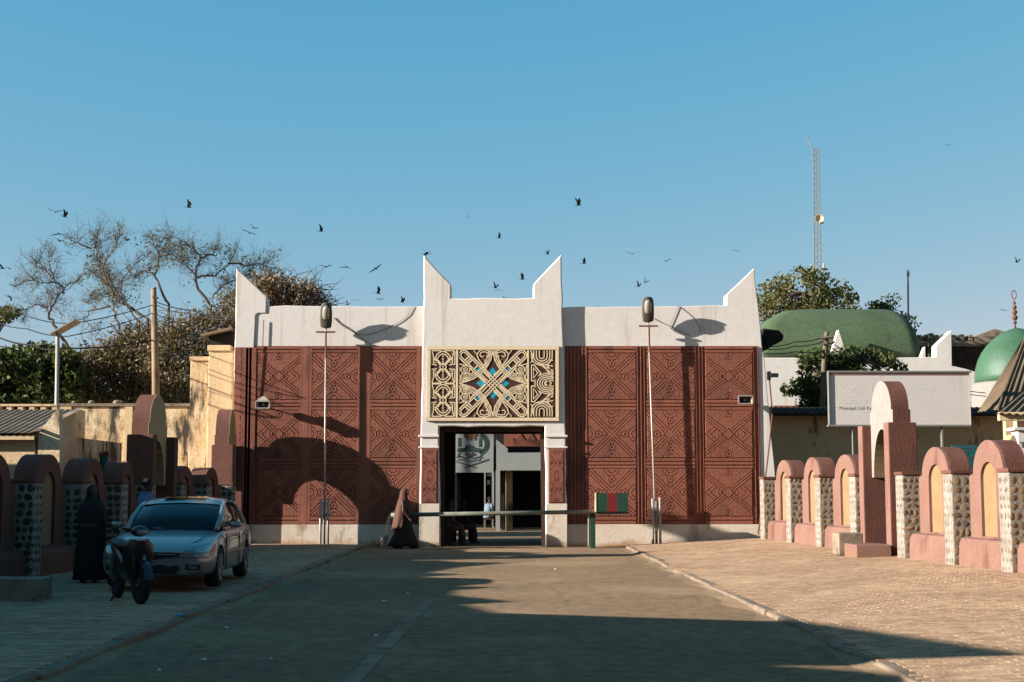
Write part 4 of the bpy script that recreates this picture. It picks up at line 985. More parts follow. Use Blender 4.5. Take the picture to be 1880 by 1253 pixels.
leafy_tree('street_tree', 'dense low tree with drooping leaves against the white hall, behind signboard', [(1432, 716), (1450, 690), (1468, 676), (1478, 655), (1500, 650), (1530, 648), (1560, 640), (1590, 645), (1625, 652), (1650, 668), (1660, 678), (1600, 690), (1545, 700), (1520, 745), (1490, 755), (1475, 740), (1492, 722), (1460, 722)], 46, 0.8, 85, 0.33, 560, 0.19, 'leaf_dark', [(1512, 800), (1512, 740), (1520, 690), (1545, 670)], 13, m2='leaf_mid')
leafy_tree('mango_tree', 'dense dark green tree at the left edge behind the old house', [(-60, 745), (-60, 640), (-20, 632), (10, 634), (25, 650), (45, 660), (60, 632), (85, 625), (108, 640), (130, 650), (140, 680), (125, 745)], 47, 1.6, 110, 0.5, 330, 0.27, 'leaf_dark', [(60, 800), (60, 720), (58, 690)], 14, m2='leaf_mid')
leafy_tree('mango_tree', 'single leafy bough poking in at the left edge below the birds', [(-60, 600), (-40, 562), (10, 563), (35, 568), (30, 580), (8, 590), (-10, 602)], 52, 0.8, 22, 0.36, 420, 0.2, 'leaf_mid', [(-60, 800), (-55, 680), (-40, 600)], 15)
# --- bare branching trees on the left
def cr(p, Y): return at(p[0] / 3.917, 420 + p[1] / 3.917, Y)
def bare_tree(label, limbs, Y, seed, leafn, r0, twig=1.0, leafm='leaf_olive'):
    rg = random.Random(seed); mb = MB(); tips = []; allpts = []
    base = cr(limbs[0][0], Y); t = thing('bare_tree', label, 'tree', (base.x, Y, 0), 0, 'bare trees behind the compound wall')
    def twigs(p, d, L, r, lev):
        pts = [p]; dd = d.copy(); q = p
        ns = 4
        for k in range(ns):
            dd = (dd + Vector((rg.gauss(0, .28), rg.gauss(0, .25), rg.gauss(0.05, .26)))).normalized(); q = q + dd * L / ns; pts.append(q)
        mb.tube(pts, [r * (1 - 0.75 * k / ns) for k in range(ns + 1)], 4 if lev > 0 else 5, cap=False)
        allpts.extend(pts[2:])
        if lev < 2:
            for k in range(1, ns + 1):
                for _ in range(2 if rg.random() < 0.75 * twig else 1):
                    ax = Vector((rg.gauss(0, 1), rg.gauss(0, .8), rg.gauss(0.25, .8))).normalized()
                    twigs(pts[k], (dd * 0.5 + ax * 0.8).normalized(), L * rg.uniform(0.35, 0.62), r * 0.5, lev + 1)
    for li, lm in enumerate(limbs):
        pts = [cr(p, Y) for p in lm]
        depth0 = rg.uniform(-0.25, 0.25)
        pts = [p + Vector((0, depth0 * i * 0.5, 0)) for i, p in enumerate(pts)]
        if li == 0: pts = [Vector((pts[0].x + 0.1, Y, 0))] + pts
        ra = r0 * 0.55 if li == 0 else r0 * 0.30
        # densify
        dn = []
        for i in range(len(pts) - 1):
            for k in range(3):
                tt = k / 3; dn.append(pts[i].lerp(pts[i + 1], tt) + Vector((rg.gauss(0, .03), 0, rg.gauss(0, .03))))
        dn.append(pts[-1]); n = len(dn)
        mb.tube(dn, [max(0.014, ra * (1 - 0.88 * i / n)) for i in range(n)], 6, cap=False)
        i0 = int(n * (0.45 if li == 0 else 0.2))
        for i in range(i0, n):
            for _ in range(5 if i > n * 0.5 else 3):
                if rg.random() < 0.9 * twig:
                    d = (dn[i] - dn[max(i - 1, 0)]).normalized(); ax = Vector((rg.gauss(0, 1), rg.gauss(0, .9), rg.gauss(0.15, .9))).normalized()
                    twigs(dn[i], (d * 0.7 + ax).normalized(), rg.uniform(0.4, 1.1) * twig * (0.5 if i > n * 0.75 else 1), 0.010, 1 if rg.random() < 0.75 else 0)
    mb.build('trunk', 'bark', t)
    if leafn:
        rg2 = np.random.default_rng(seed); P = np.array([tuple(p) for p in allpts]); 
        # leaves gather in a few tufts
        P = P[P[:, 2] < np.quantile(P[:, 2], 0.8)]; cs = P[rg2.integers(0, len(P), max(5, leafn // 60))]
        C = np.concatenate([c + rg2.normal(0, 0.16, (20, 3)) for c in cs])
        inv = np.array(WM[t.name].translation)
        link('crown', quads_mesh('crown', leaves(C - inv, 0.12, 0.45, 0.1, rg2), leafm), t)
    return t
bare_tree('leafless twisted tree with drooping twigs, leftmost of the bare trees', [[(510, 870), (400, 720), (360, 640), (372, 600), (410, 540), (470, 460), (550, 400), (640, 345)], [(360, 640), (330, 570), (260, 545), (190, 572), (172, 645)], [(470, 460), (455, 410), (400, 385), (335, 400), (250, 388), (190, 400)], [(400, 385), (370, 350), (320, 300), (260, 270), (215, 195)], [(380, 360), (360, 270), (375, 185)]], 52, 21, 250, 0.13, 0.85)
bare_tree('tall thin bare tree forking high above the wooden pole, with two upright tips', [[(880, 830), (850, 740), (820, 640), (800, 540), (785, 450), (715, 300), (672, 220), (660, 150), (632, 50)], [(715, 300), (790, 210), (850, 120), (880, 25)], [(660, 150), (560, 100), (538, 78)], [(665, 150), (700, 80), (692, 25)], [(790, 560), (640, 590), (600, 650), (700, 760)]], 54, 22, 900, 0.12, 0.9)
bare_tree('sprawling half-bare tree leaning left behind the wooden pole', [[(1060, 650), (930, 570), (850, 490), (770, 420), (700, 350), (640, 300)], [(930, 570), (870, 450), (900, 350), (1000, 250), (1080, 200)], [(1000, 670), (900, 560), (800, 480), (690, 480), (600, 520)], [(850, 490), (800, 400), (790, 330)]], 56, 23, 1500, 0.14)
bare_tree('bare tree with a high forked tip just right of the wooden pole', [[(1215, 540), (1150, 440), (1110, 340), (1130, 230), (1142, 200), (1090, 100), (1045, 35)], [(1142, 200), (1190, 100), (1220, 48)], [(1110, 340), (1030, 300), (960, 340)], [(1142, 200), (1240, 180), (1320, 230)]], 57, 24, 1600, 0.12)
bare_tree('rounded thorny tree with sparse green leaves, nearest the gatehouse horn', [[(1510, 550), (1430, 430), (1410, 320), (1440, 200), (1390, 150), (1340, 120)], [(1410, 350), (1540, 340), (1640, 250), (1690, 125)], [(1530, 500), (1570, 430), (1680, 370), (1800, 330)], [(1440, 210), (1520, 180), (1550, 140)], [(1640, 250), (1760, 260), (1880, 250), (1960, 320)], [(1410, 330), (1320, 260), (1290, 200)]], 55, 25, 2600, 0.14)
# --- dry thicket filling the space behind the wall
def thicket(label, outline, Y, dep, n, seed, m, m2):
    rg = random.Random(seed); us = [p[0] for p in outline]; vs = [p[1] for p in outline]
    t = thing('dry_thicket', label, 'bush', (px(sum(us) / len(us), Y), Y, 0), 0, 'dry bushes behind the wall')
    def inside(u, v):
        c = False; k = len(outline)
        for i in range(k):
            x1, y1 = outline[i]; x2, y2 = outline[i - 1]
            if (y1 > v) != (y2 > v) and u < (x2 - x1) * (v - y1) / (y2 - y1) + x1: c = not c
        return c
    C = []; mb = MB()
    while len(C) < n:
        u, v = rg.uniform(min(us), max(us)), rg.uniform(min(vs), max(vs))
        if inside(u, v): C.append(tuple(at(u, v, Y + rg.uniform(-dep, dep))))
    rg2 = np.random.default_rng(seed); C = np.array(C); inv = np.array(WM[t.name].translation)
    cc = np.concatenate([C + rg2.normal(0, 0.2, C.shape) for _ in range(12)]); h = len(cc) // 3 * 2
    rg2.shuffle(cc)
    link('foliage', quads_mesh('foliage', leaves(cc[:h] - inv, 0.17, 0.32, 0.5, rg2), m), t)
    link('foliage', quads_mesh('foliage', leaves(cc[h:] - inv, 0.15, 0.4, 0.3, rg2), m2), t)
    for c in C[::4]:
        p = Vector(c); d = Vector((rg.gauss(0, .6), rg.gauss(0, .5), rg.uniform(0.2, 1))).normalized(); L = rg.uniform(0.5, 1.3)
        q = p + d * L * 0.5 + Vector((rg.gauss(0, .1), 0, rg.gauss(0, .1)))
        mb.tube([p - d * 0.2, q, p + d * L + Vector((rg.gauss(0, .2), 0, -0.1))], [0.022, 0.016, 0.006], 4, cap=False)
    mb.build('twigs', 'bark', t)
thicket('brown dry thicket filling the gap between wooden pole and gatehouse', [(262, 760), (268, 640), (300, 605), (345, 580), (390, 572), (425, 540), (470, 530), (470, 660), (440, 760)], 48, 1.2, 1500, 31, 'leaf_dry', 'leaf_olive')
thicket('low brown thicket with green sprigs left of the wooden pole', [(105, 760), (112, 700), (140, 660), (175, 640), (215, 625), (250, 600), (290, 610), (300, 760)], 49, 1.2, 1500, 32, 'leaf_dry', 'leaf_mid')
thicket('rounded brown thorn bush showing above the left wing parapet', [(440, 600), (445, 540), (470, 515), (500, 508), (545, 520), (580, 535), (604, 556), (606, 600)], 50, 1.3, 900, 33, 'leaf_dry', 'leaf_straw')

# --- trees added out of view around the camera, blocking sky to deepen shade
def sky_block_tree(label, x, y, r, h, seed):
    rg = random.Random(seed); t = thing('sky_block_tree', label, 'tree', (x, y, 0), 0, 'added unseen trees around the viewpoint')
    mb = MB(); mb.tube([(x, y, 0), (x + .2, y + .1, h * .35), (x, y, h * .6)], [.35, .28, .2], 8); cl = []
    for k in range(34):
        a = rg.uniform(0, 6.28); q = r * math.sqrt(rg.random()); z = h * .45 + (h * .55) * rg.random() * (1 - .5 * (q / r) ** 2)
        cl.append((x + q * math.cos(a), y + q * math.sin(a), z, rg.uniform(1.0, 1.7)))
        if k % 3 == 0: mb.tube([(x, y, h * .5), (x + q * .5 * math.cos(a), y + q * .5 * math.sin(a), (z + h * .5) / 2 + .3), cl[-1][:3]], [.12, .08, .03], 5)
    mb.build('trunk', 'bark', t, smooth=True); crown(t, 'crown', cl, 75, 0.5, 'leaf_dark', seed=seed)
for i, (x, y, r, h, lb) in enumerate(((16.5, 22, 4.6, 13, 'large added unseen tree right of the road, farthest of the row'), (16, 13, 5, 14, 'large added unseen tree right of the road, middle of the row'), (14.5, 4, 5, 14, 'large added unseen tree right of the road, nearest the camera'), (6, -5, 5.5, 13, 'large added unseen tree behind the camera to the right'), (-6, -6, 5.5, 13, 'large added unseen tree behind the camera to the left'), (0.5, 1.0, 5.2, 13.5, 'large added unseen tree spreading over the camera'))):
    if i == 5: continue
    sky_block_tree(lb, x, y, r, h, 60 + i)
# ================================================================ street furniture
def glassmat(name, c, rough=0.08, spec=0.6, metal=0.0, coat=0.0):
    m = mat(name, c, tuple(v * 0.9 for v in c), 3, rough=rough, spec=spec, fine=0, metal=metal)
    m.node_tree.nodes['Principled BSDF'].inputs['Coat Weight'].default_value = coat
    m.node_tree.nodes['Principled BSDF'].inputs['Coat Roughness'].default_value = 0.06
    return m
glassmat('lamp_glass', (0.40, 0.40, 0.33), 0.2); glassmat('car_glass', (0.010, 0.013, 0.014), 0.06, 0.22); glassmat('chrome', (0.55, 0.55, 0.55), 0.2, 0.5, 0.9)
glassmat('car_paint', (0.27, 0.305, 0.30), 0.36, 0.5, 0.5, 0.6); glassmat('headlamp', (0.17, 0.175, 0.18), 0.08, 0.8); glassmat('bike_paint', (0.012, 0.013, 0.015), 0.35, 0.35, 0, 0.15)
mat('rubber', (0.016, 0.016, 0.016), None, 6, rough=0.9); mat('alloy', (0.30, 0.30, 0.31), None, 6, rough=0.4, metal=0.7)
mat('orange_lens', (0.45, 0.12, 0.02), None, 6, rough=0.2); mat('speaker_grey', (0.42, 0.39, 0.35), (0.30, 0.27, 0.23), 5, rough=0.6); mat('lamp_shell', (0.12, 0.10, 0.08), (0.08, 0.065, 0.05), 5, rough=0.6)
def street_light(label, u_top, v_top, u_bot, v_bot, Y, lean, side):
    pb = at(u_bot, v_bot, Y); pt = at(u_top, v_top, Y)
    t = thing('street_light', label, 'street light', (pb.x, Y, pb.z), 0, 'street lights in front of the gatehouse')
    MB().tube([(pb.x, Y, pb.z - 0.1), (pt.x, Y, pt.z)], [0.03, 0.024], 10).build('pole', 'pale_metal', t, smooth=True)
    for dx, h, m in ((-0.10, 1.25, 'pale_metal'), (0.0, 1.18, 'frame_grey'), (0.105, 1.28, 'pale_metal')):
        MB().tube([(pb.x + dx, Y - 0.07, pb.z - 0.1), (pb.x + dx + lean * h, Y - 0.07, pb.z + h)], 0.035, 8).build('base_pipe', m, t, smooth=True)
    # lamp head tipped outwards, glass bowl towards the road
    L = 0.74; ax = Vector((side * 0.04, -0.34, 0.94)).normalized(); fw = Vector((0, -1, -0.36)); fw = (fw - ax * fw.dot(ax)).normalized(); sd = ax.cross(fw)
    o = pt - ax * 0.03
    prof = [(0.0, .07, .05), (0.03, .15, .11), (0.2, .17, .14), (0.45, .17, .15), (0.64, .155, .12), (0.72, .11, .07), (0.74, .02, .02)]
    rings = [[o + ax * s + sd * (w * math.cos(k * math.pi / 8)) + fw * ((d if math.sin(k * math.pi / 8) < 0 else 0.045) * math.sin(k * math.pi / 8)) for k in range(16)] for s, w, d in prof]
    hd = MB().loft(rings).build('lamp_head', 'lamp_shell', t, smooth=True)
    prof = [(0.25, .05, .02), (0.30, .09, .05), (0.45, .105, .065), (0.58, .09, .05), (0.66, .04, .02)]
    rings = [[o + ax * s + fw * 0.035 + sd * (w * math.cos(k * math.pi / 8)) + fw * ((d if math.sin(k * math.pi / 8) > 0 else 0.01) * math.sin(k * math.pi / 8)) for k in range(16)] for s, w, d in prof]
    MB().loft(rings).build('glass_bowl', 'lamp_glass', hd, smooth=True)
    c = o - ax * 0.12
    MB().box(c.x - 0.27, c.x + 0.27, Y - 0.03, Y + 0.02, c.z - 0.022, c.z + 0.022).build('cross_arm', 'rust', t)
    MB().tube([(c.x + 0.02, Y - 0.03, c.z - 0.75), (c.x + 0.01, Y - 0.045, c.z)], 0.028, 6).build('bracket', 'rust', t)
    return t
street_light('slender street light standing before the left wing panels', 598.5, 601, 595.5, 1000, 39.88, -0.008, 1)
street_light('slender leaning street light standing before the right wing panels', 1190, 590, 1205, 998, 39.88, 0.0, -1)
# barrier across the road
BR = thing('road_barrier', 'pole barrier lowered across the gateway, green and red counterweight box', 'barrier', (px(905, 39.25), 39.25, 0))
a, c = at(722, 940, 39.25), at(740, 1005, 39.25); MB().box(a.x, c.x, 39.15, 39.35, -0.02, a.z + 0.02).build('post', 'dark_green', BR, bevel=0.01)
a, c = at(1083, 937, 39.25), at(1093, 1005, 39.25); MB().box(a.x, c.x, 39.17, 39.33, -0.02, a.z + 0.02).build('post', 'dark_green', BR, bevel=0.01)
MB().tube([at(1081, 940, 39.2), at(1081, 1003, 39.2)], 0.03, 8).build('stay', 'grey_metal', BR)
MB().tube([at(718, 946, 39.12), at(905, 943, 39.12), at(1092, 940, 39.12)], 0.058, 10).build('boom', 'barrier_pipe', BR, smooth=True)
bx0, bx1 = at(1094, 905.5, 39.12), at(1152.5, 940, 39.12)
for i, m in enumerate(('dark_green', 'sign_red', 'dark_green')):
    f0, f1 = (0, 0.35, 0.66)[i], (0.35, 0.66, 1.0)[i]
    MB().box(bx0.x + (bx1.x - bx0.x) * f0, bx0.x + (bx1.x - bx0.x) * f1, 38.98, 39.28, bx1.z, bx0.z).build('counterweight', m, BR, bevel=0.006)
MB().box(bx0.x - 0.03, bx0.x, 38.97, 39.29, bx1.z - 0.01, bx0.z + 0.01).build('counterweight_edge', 'cream_paint', BR)
MB().box(bx0.x, bx1.x, 39.0, 39.26, bx1.z - 0.06, bx1.z - 0.002).build('counterweight_tray', 'black', BR)
for k in range(3):
    p = [at(720 - k * 2, 944, 39.2), at(716 - k * 3, 960, 39.15), at(715 - k * 2, 980, 39.1), at(708 - k * 5, 998, 39.0), at(700 - k * 6, 1004, 39.0)]
    MB().tube(p, 0.016, 6).build('rope', 'black', BR)
# horn loudspeakers
def loudspeaker(label, u, v, Y, w, h, roof):
    p = at(u, v, Y); t = thing('loudspeaker', label, 'loudspeaker', p, 0)
    f = -0.02
    outer = [(-w, f - .16, -h), (w, f - .16, -h), (w, f - .16, h), (-w, f - .16, h)]; mid = [(-w * .45, f + .10, -h * .5), (w * .45, f + .10, -h * .5), (w * .45, f + .10, h * .5), (-w * .45, f + .10, h * .5)]
    MB().loft([outer, mid], cap=False).build('horn', 'speaker_grey', t, local=True)
    for x0, x1, z0, z1 in ((-w - .02, w + .02, h - .004, h + .025), (-w - .02, w + .02, -h - .025, -h + .004), (-w - .022, -w + .006, -h, h), (w - .006, w + .022, -h, h)):
        MB().box(x0, x1, f - .175, f - .14, z0, z1).build('rim', 'speaker_grey', t, local=True)
    MB().box(-w * .8, w * .8, f - .02, f + .0, -h * .7, h * .7).build('throat', 'black', t, local=True)
    MB().lathe([(0.02, -0.06), (0.045, -0.03), (0.045, 0)], (0, f - .02, 0), 10, 'Y').build('cone', 'speaker_grey', t, local=True)
    MB().lathe([(0.10, 0.09), (0.11, 0.12), (0.11, 0.2), (0.06, 0.24)], (0, f, 0), 14, 'Y').build('driver', 'frame_grey', t, local=True, smooth=True)
    MB().tube([(0, f + .2, 0), (-0.16 if roof else 0.05, 0.3, 0.02), (-0.18 if roof else 0.06, 0.42, 0.02)], 0.02, 6).build('bracket', 'rust', t, local=True)
    if roof: MB().loft([[(-w * 1.0, f - .15, h + .026), (w * 1.0, f - .15, h + .026), (w * .6, f + .1, h + .026), (-w * .6, f + .1, h + .026)], [(-.03, f - .02, h + .16), (.03, f - .02, h + .16), (.03, f + .02, h + .16), (-.03, f + .02, h + .16)]]).build('hood', 'speaker_grey', t, local=True)
    return t
loudspeaker('square horn loudspeaker with peaked hood on the left wing', 484, 744, 39.72, 0.185, 0.085, True)
loudspeaker('square horn loudspeaker on the right wing beside the edge', 1367, 735, 39.8, 0.19, 0.10, False)
# flood light on a conduit at the right corner
FL = thing('flood_light', 'small black flood light on a bracket at the gatehouse right corner', 'flood light', at(1415, 690, 39.9))
MB().box(-0.02, 0.2, -0.12, 0.02, -0.05, 0.06).build('housing', 'black', FL, local=True, bevel=0.01); MB().box(-0.1, 0.0, -0.05, 0.1, -0.12, 0.12).build('bracket', 'black', FL, local=True, bevel=0.01)
MB().tube([at(1412, 690, 39.95), at(1418, 760, 39.95), at(1411, 830, 39.93), at(1400, 920, 39.92), at(1392, 982, 39.9)], 0.022, 6).build('cable', 'rust', FL)
# timber and metal poles
WP = thing('wooden_pole', 'stout weathered wooden utility pole behind the left archway', 'utility pole', (px(288, 45), 45, 0))
MB().tube([(px(290, 45), 45, 0), at(286, 700, 45), at(282, 531, 45)], [0.15, 0.12, 0.085], 10).build('pole', 'wood_pole', WP, smooth=True)
MB().tube([at(279, 533, 45), at(286, 528, 45)], 0.05, 6).build('insulator', 'wood_grey', WP)
MB().tube([at(281, 545, 44.9), at(291, 548, 44.9)], 0.03, 6).build('bolt', 'rust', WP)
SL = thing('solar_lamp', 'slim solar street lamp with tilted panel above the old house', 'street light', (px(106, 36), 36, 0))
MB().tube([(px(106, 36), 36, 0), at(106, 612, 36)], 0.05, 10).build('pole', 'pale_metal', SL, smooth=True)
p0, p1 = at(98, 616, 36), at(141, 592, 36); d = (p1 - p0)
MB().loft([[(p0.x, 35.7, p0.z), (p0.x, 36.3, p0.z), (p0.x + .03, 36.3, p0.z + .05), (p0.x + .03, 35.7, p0.z + .05)], [(p1.x, 35.7, p1.z), (p1.x, 36.3, p1.z), (p1.x + .03, 36.3, p1.z + .05), (p1.x + .03, 35.7, p1.z + .05)]]).build('solar_panel', 'pale_metal', SL)
OP = thing('old_pole', 'crooked grey wooden pole with wires in front of green dome', 'utility pole', (px(1510, 48), 48, 0))
MB().tube([(px(1508, 45), 45, 0), at(1510, 740, 45), at(1513, 670, 45), at(1518, 610, 45)], [0.12, 0.10, 0.09, 0.07], 8).build('pole', 'wood_grey', OP, smooth=True)
for u0, v0, u1, v1 in ((1508, 622, 1530, 619), (1512, 633, 1532, 628)): MB().tube([at(u0, v0, 44.9), at(u1, v1, 44.9)], 0.045, 6).build('cross_arm', 'wood_grey', OP)
GP = thing('green_post', 'short green painted post standing behind the left arched wall', 'post', (px(191, 33.5), 33.5, 0))
MB().tube([(px(191, 33.5), 33.5, 0), at(191, 838, 33.5)], 0.1, 10).build('post', 'dark_green', GP, smooth=True)
MB().tube([at(183, 836, 33.5), at(199, 832, 33.5)], 0.06, 8).build('cap', 'rust', GP)
# antenna pole and lattice mast
AN = thing('antenna_pole', 'thin antenna pole with forked tip rising behind the hall', 'antenna', (px(1667, 70), 70, 0))
MB().tube([(px(1667, 70), 70, 0), at(1667, 525, 70), at(1667, 500, 70)], [0.06, 0.045, 0.03], 6).build('pole', 'black', AN)
for du in (-1.6, 1.6): MB().tube([at(1667 + du, 508, 70), at(1667 + du, 496, 70)], 0.03, 5).build('tip', 'black', AN)
MA = thing('lattice_mast', 'tall lattice radio mast with a small round dish', 'mast', (px(1502, 110), 110, 0))
mb = MB(); legs = []
for (ut, ub, dy) in ((1493, 1495, 0), (1502.5, 1509, 0), (1498, 1502, 0.5)):
    a, c = at(ut, 272, 110 + dy), at(ub, 560, 110 + dy); legs.append((a, c))
    MB().tube([a, c], 0.045 if dy == 0 else 0.03, 6).build('mast_leg', 'grey_metal', MA)
for k in range(26):
    t0, t1 = k / 26, (k + 1) / 26
    for i in range(3):
        A_, B_ = legs[i], legs[(i + 1) % 3]
        mb.tube([A_[0].lerp(A_[1], t0), B_[0].lerp(B_[1], t1)], 0.014, 4); mb.tube([A_[0].lerp(A_[1], t1), B_[0].lerp(B_[1], t1)], 0.012, 4)
tag(mb.build('lattice_bracing', 'grey_metal', MA), kind='stuff')
MB().tube([at(1493, 275, 110), at(1487, 262, 110), at(1481, 250, 110)], 0.035, 5).build('whip', 'grey_metal', MA)
dc = at(1504, 402, 109.6)
MB().lathe([(0.02, 0.10), (0.18, 0.08), (0.30, 0.02), (0.36, -0.06), (0.34, -0.06), (0.28, 0.0), (0.02, 0.06)], tuple(dc), 18, 'Y').build('dish', 'cream_paint', MA, smooth=True)
MB().tube([(dc.x + .1, dc.y, dc.z - .3), (dc.x + .3, dc.y - .1, dc.z - .36)], 0.07, 6).build('dish_mount', 'black', MA)
for u0, v0, u1, v1 in ((1489.5, 486, 1491, 500), (1513, 484, 1511, 500)): MB().tube([at(u0, v0, 109.5), at(u1, v1, 109.5)], 0.09, 6).build('panel_antenna', 'pale_metal', MA)
# overhead wires
def span(label, pts, r=0.016, sag=0.0, m='cable'):
    P = []
    for i in range(len(pts) - 1):
        a, c = Vector(pts[i]), Vector(pts[i + 1])
        for k in range(8): q = a.lerp(c, k / 8); q.z -= sag * 4 * (k / 8) * (1 - k / 8); P.append(q)
    P.append(Vector(pts[-1]))
    o = MB().tube(P, r, 5).build('overhead_wire', m); tag(o, label, 'wire'); return o
span('overhead wire sagging from left edge up to the solar lamp, highest one', [at(-20, 553, 40), at(60, 584, 39), at(135, 594, 38.6), at(281, 560, 45)], 0.015, 0.05)
span('overhead wire sagging below the solar lamp panel at left', [at(-20, 587, 40), at(50, 604, 39), at(125, 618, 38.7), at(281, 575, 45)], 0.014, 0.06)
span('thick overhead cable sagging in front of the mango tree at left', [at(-20, 611, 40), at(60, 634, 39), at(110, 640, 38.7), at(282, 625, 45)], 0.024, 0.08)
span('upper wire from the wooden pole to the left horn of the gatehouse', [at(283, 553, 45), at(350, 570, 44), at(428, 583, 42)], 0.02, 0.05)
span('lower wire from the wooden pole to the left horn of the gatehouse', [at(283, 558, 45), at(350, 575, 44), at(428, 586, 42)], 0.015, 0.09)
span('upper wire running from the crooked pole towards the gatehouse', [at(1513, 619, 45), at(1460, 628, 44), at(1404, 637, 42.5)], 0.016, 0.05)
span('middle wire running from the crooked pole towards the gatehouse', [at(1513, 627, 45), at(1460, 636, 44), at(1404, 641, 42.5)], 0.016, 0.05)
span('lowest wire running from the crooked pole towards the gatehouse', [at(1513, 645, 45), at(1460, 646, 44), at(1404, 649, 42.5)], 0.016, 0.04)
span('upper wire running from the crooked pole down past the signboard', [at(1516, 624, 45), at(1600, 665, 45), at(1690, 700, 45), at(1810, 722, 45)], 0.014, 0.05)
span('lower wire running from the crooked pole down past the signboard', [at(1516, 633, 45), at(1600, 672, 45), at(1690, 706, 45), at(1810, 728, 45)], 0.014, 0.05)
# ================================================================ birds
def bird_mesh(kind):
    m = MB(); up, sw = {'glide': (0.10, 0.12), 'vee': (0.42, 0.10), 'down': (-0.22, 0.15), 'flap': (0.95, 0.05)}[kind]
    m.loft([[(x, 0.035 * w * math.cos(k * math.pi / 3) * 1.3, 0.045 * w * math.sin(k * math.pi / 3)) for k in range(6)] for x, w in ((-0.26, .15), (-0.12, .7), (0.0, 1.1), (0.12, .9), (0.2, .6), (0.25, .5), (0.30, .1))])
    m.add([(-0.2, -.02, 0), (-0.2, .02, 0), (-0.42, .07, 0.01), (-0.42, -.07, 0.01), (-0.3, 0, 0.02)], [(0, 1, 4), (1, 2, 4), (2, 3, 4), (3, 0, 4), (0, 3, 2, 1)])
    for s in (-1, 1):
        k1, k2 = (0.30, up * 0.30 + .03), (0.62, up * 0.52 - (0.05 if kind != 'flap' else -.05))
        yy = (0.03, k1[0] * (1 - .5 * max(up - .5, 0)), k2[0] * (1 - .6 * max(up - .5, 0)))
        top = [(0.11, s * yy[0], .02), (0.15, s * yy[1], k1[1]), (0.02 - sw, s * yy[2], k2[1])]; bot = [(-0.10, s * yy[0], .015), (-0.06, s * yy[1], k1[1]), (-0.06 - sw, s * yy[2] * .97, k2[1])]
        V = [Vector(v) for v in top + bot]; n = len(V)
        m.add([v + Vector((0, 0, .012)) for v in V] + [v - Vector((0, 0, .006)) for v in V], [(0, 1, 4, 3), (1, 2, 5, 4), (6, 9, 10, 7), (7, 10, 11, 8), (0, 6, 7, 1), (1, 7, 8, 2), (3, 4, 10, 9), (4, 5, 11, 10), (2, 8, 11, 5)])
    return m.mesh('bird', 'bird_dark')
mat('bird_dark', (0.035, 0.03, 0.028), (0.02, 0.018, 0.017), 6)
BM = {k: bird_mesh(k) for k in ('glide', 'vee', 'down', 'flap')}
ORD = ('first', 'second', 'third', 'fourth', 'fifth', 'sixth', 'seventh', 'eighth', 'ninth', 'tenth', 'eleventh', 'twelfth', 'thirteenth', 'fourteenth')
def flock(lst, gl, gg):
    for i, (u, v, k, s, yw, rl) in enumerate(sorted(lst)): bird(u, v, k, s, yw, rl, gl + ', ' + ORD[i] + ' from the left', gg)
def bird(u, v, kind, s, yaw, roll, label, group, Y=62):
    o = link('bird', BM[kind], None, tuple(at(u, v, Y)), (roll, random.uniform(-.2, .2), math.radians(yaw)), (s * .95, s * .95, s * .95)); tag(o, label, 'bird', group)
gl = 'dark kite flying above the bare trees'; gg = 'kites above the bare trees'
flock(((102, 390, 'vee', 0.62, 100, 0.1), (118, 398, 'flap', .55, 40, .4), (109, 430, 'down', .6, 90, 0), (109, 443, 'vee', .5, 70, .3), (125, 465, 'glide', .4, 80, .5), (233, 442, 'vee', .5, 60, .2), (333, 443, 'glide', .85, 85, .5), (376, 454, 'down', .5, 80, 0), (465, 419, 'vee', .5, 80, .5), (458, 428, 'glide', .6, 95, .35), (27, 526, 'vee', .5, 80, .1), (17, 545, 'down', .5, 60, .6), (112, 577, 'glide', .5, 80, .7), (487, 480, 'glide', .4, 90, .2)), gl, gg)
bird(5, 493, 'vee', .75, 80, .4, 'large dark kite cut by the left edge of the picture', gg); bird(346, 381, 'flap', .6, 0, 0, 'lone dark kite with raised wings high above the bare trees', gg)
gl = 'small dark kite flying over the left wing parapet'; gg = 'kites over the left wing'
flock(((598, 491, 'vee', .5, 85, 0), (637, 491, 'down', .5, 80, .2), (690, 494, 'glide', .55, 75, -.6), (694, 539, 'flap', .55, 10, 0), (698, 550, 'glide', .4, 90, 0), (654, 551, 'down', .35, 80, 0), (637, 560, 'flap', .35, 60, .6), (738, 555, 'flap', .45, 30, .3)), gl, gg)
bird(589, 425, 'flap', .5, 20, .5, 'lone dark kite high above the left street light', gg)
gl = 'small dark kite flying between the central horns'; gg = 'kites between the central horns'
flock(((858, 400, 'flap', .4, 100, .8), (916, 437, 'flap', .45, 0, .1), (959, 513, 'flap', .5, 5, 0), (909, 529, 'flap', .45, 40, .4), (916, 533, 'down', .4, 80, 0), (928, 549, 'glide', .4, 90, 0), (925, 554, 'flap', .35, 20, .5), (1005, 467, 'flap', .35, 30, 0)), gl, gg)
bird(783, 466.5, 'glide', .4, 200, .1, 'small dark kite perched on the tip of the central left horn', gg, Y=40.3)
gl = 'small dark kite flying over the right wing parapet'; gg = 'kites over the right wing'
flock(((1072, 484, 'flap', .45, 10, 0), (1161, 467, 'vee', .55, 90, 0), (1222, 480, 'flap', .4, 80, .5), (1172, 526, 'flap', .4, 30, .5), (1184, 519, 'flap', .38, 60, .6), (1352, 461, 'glide', .35, 80, .2)), gl, gg)
bird(1062, 377, 'flap', .6, 15, .2, 'highest dark kite, above the central right horn', gg)
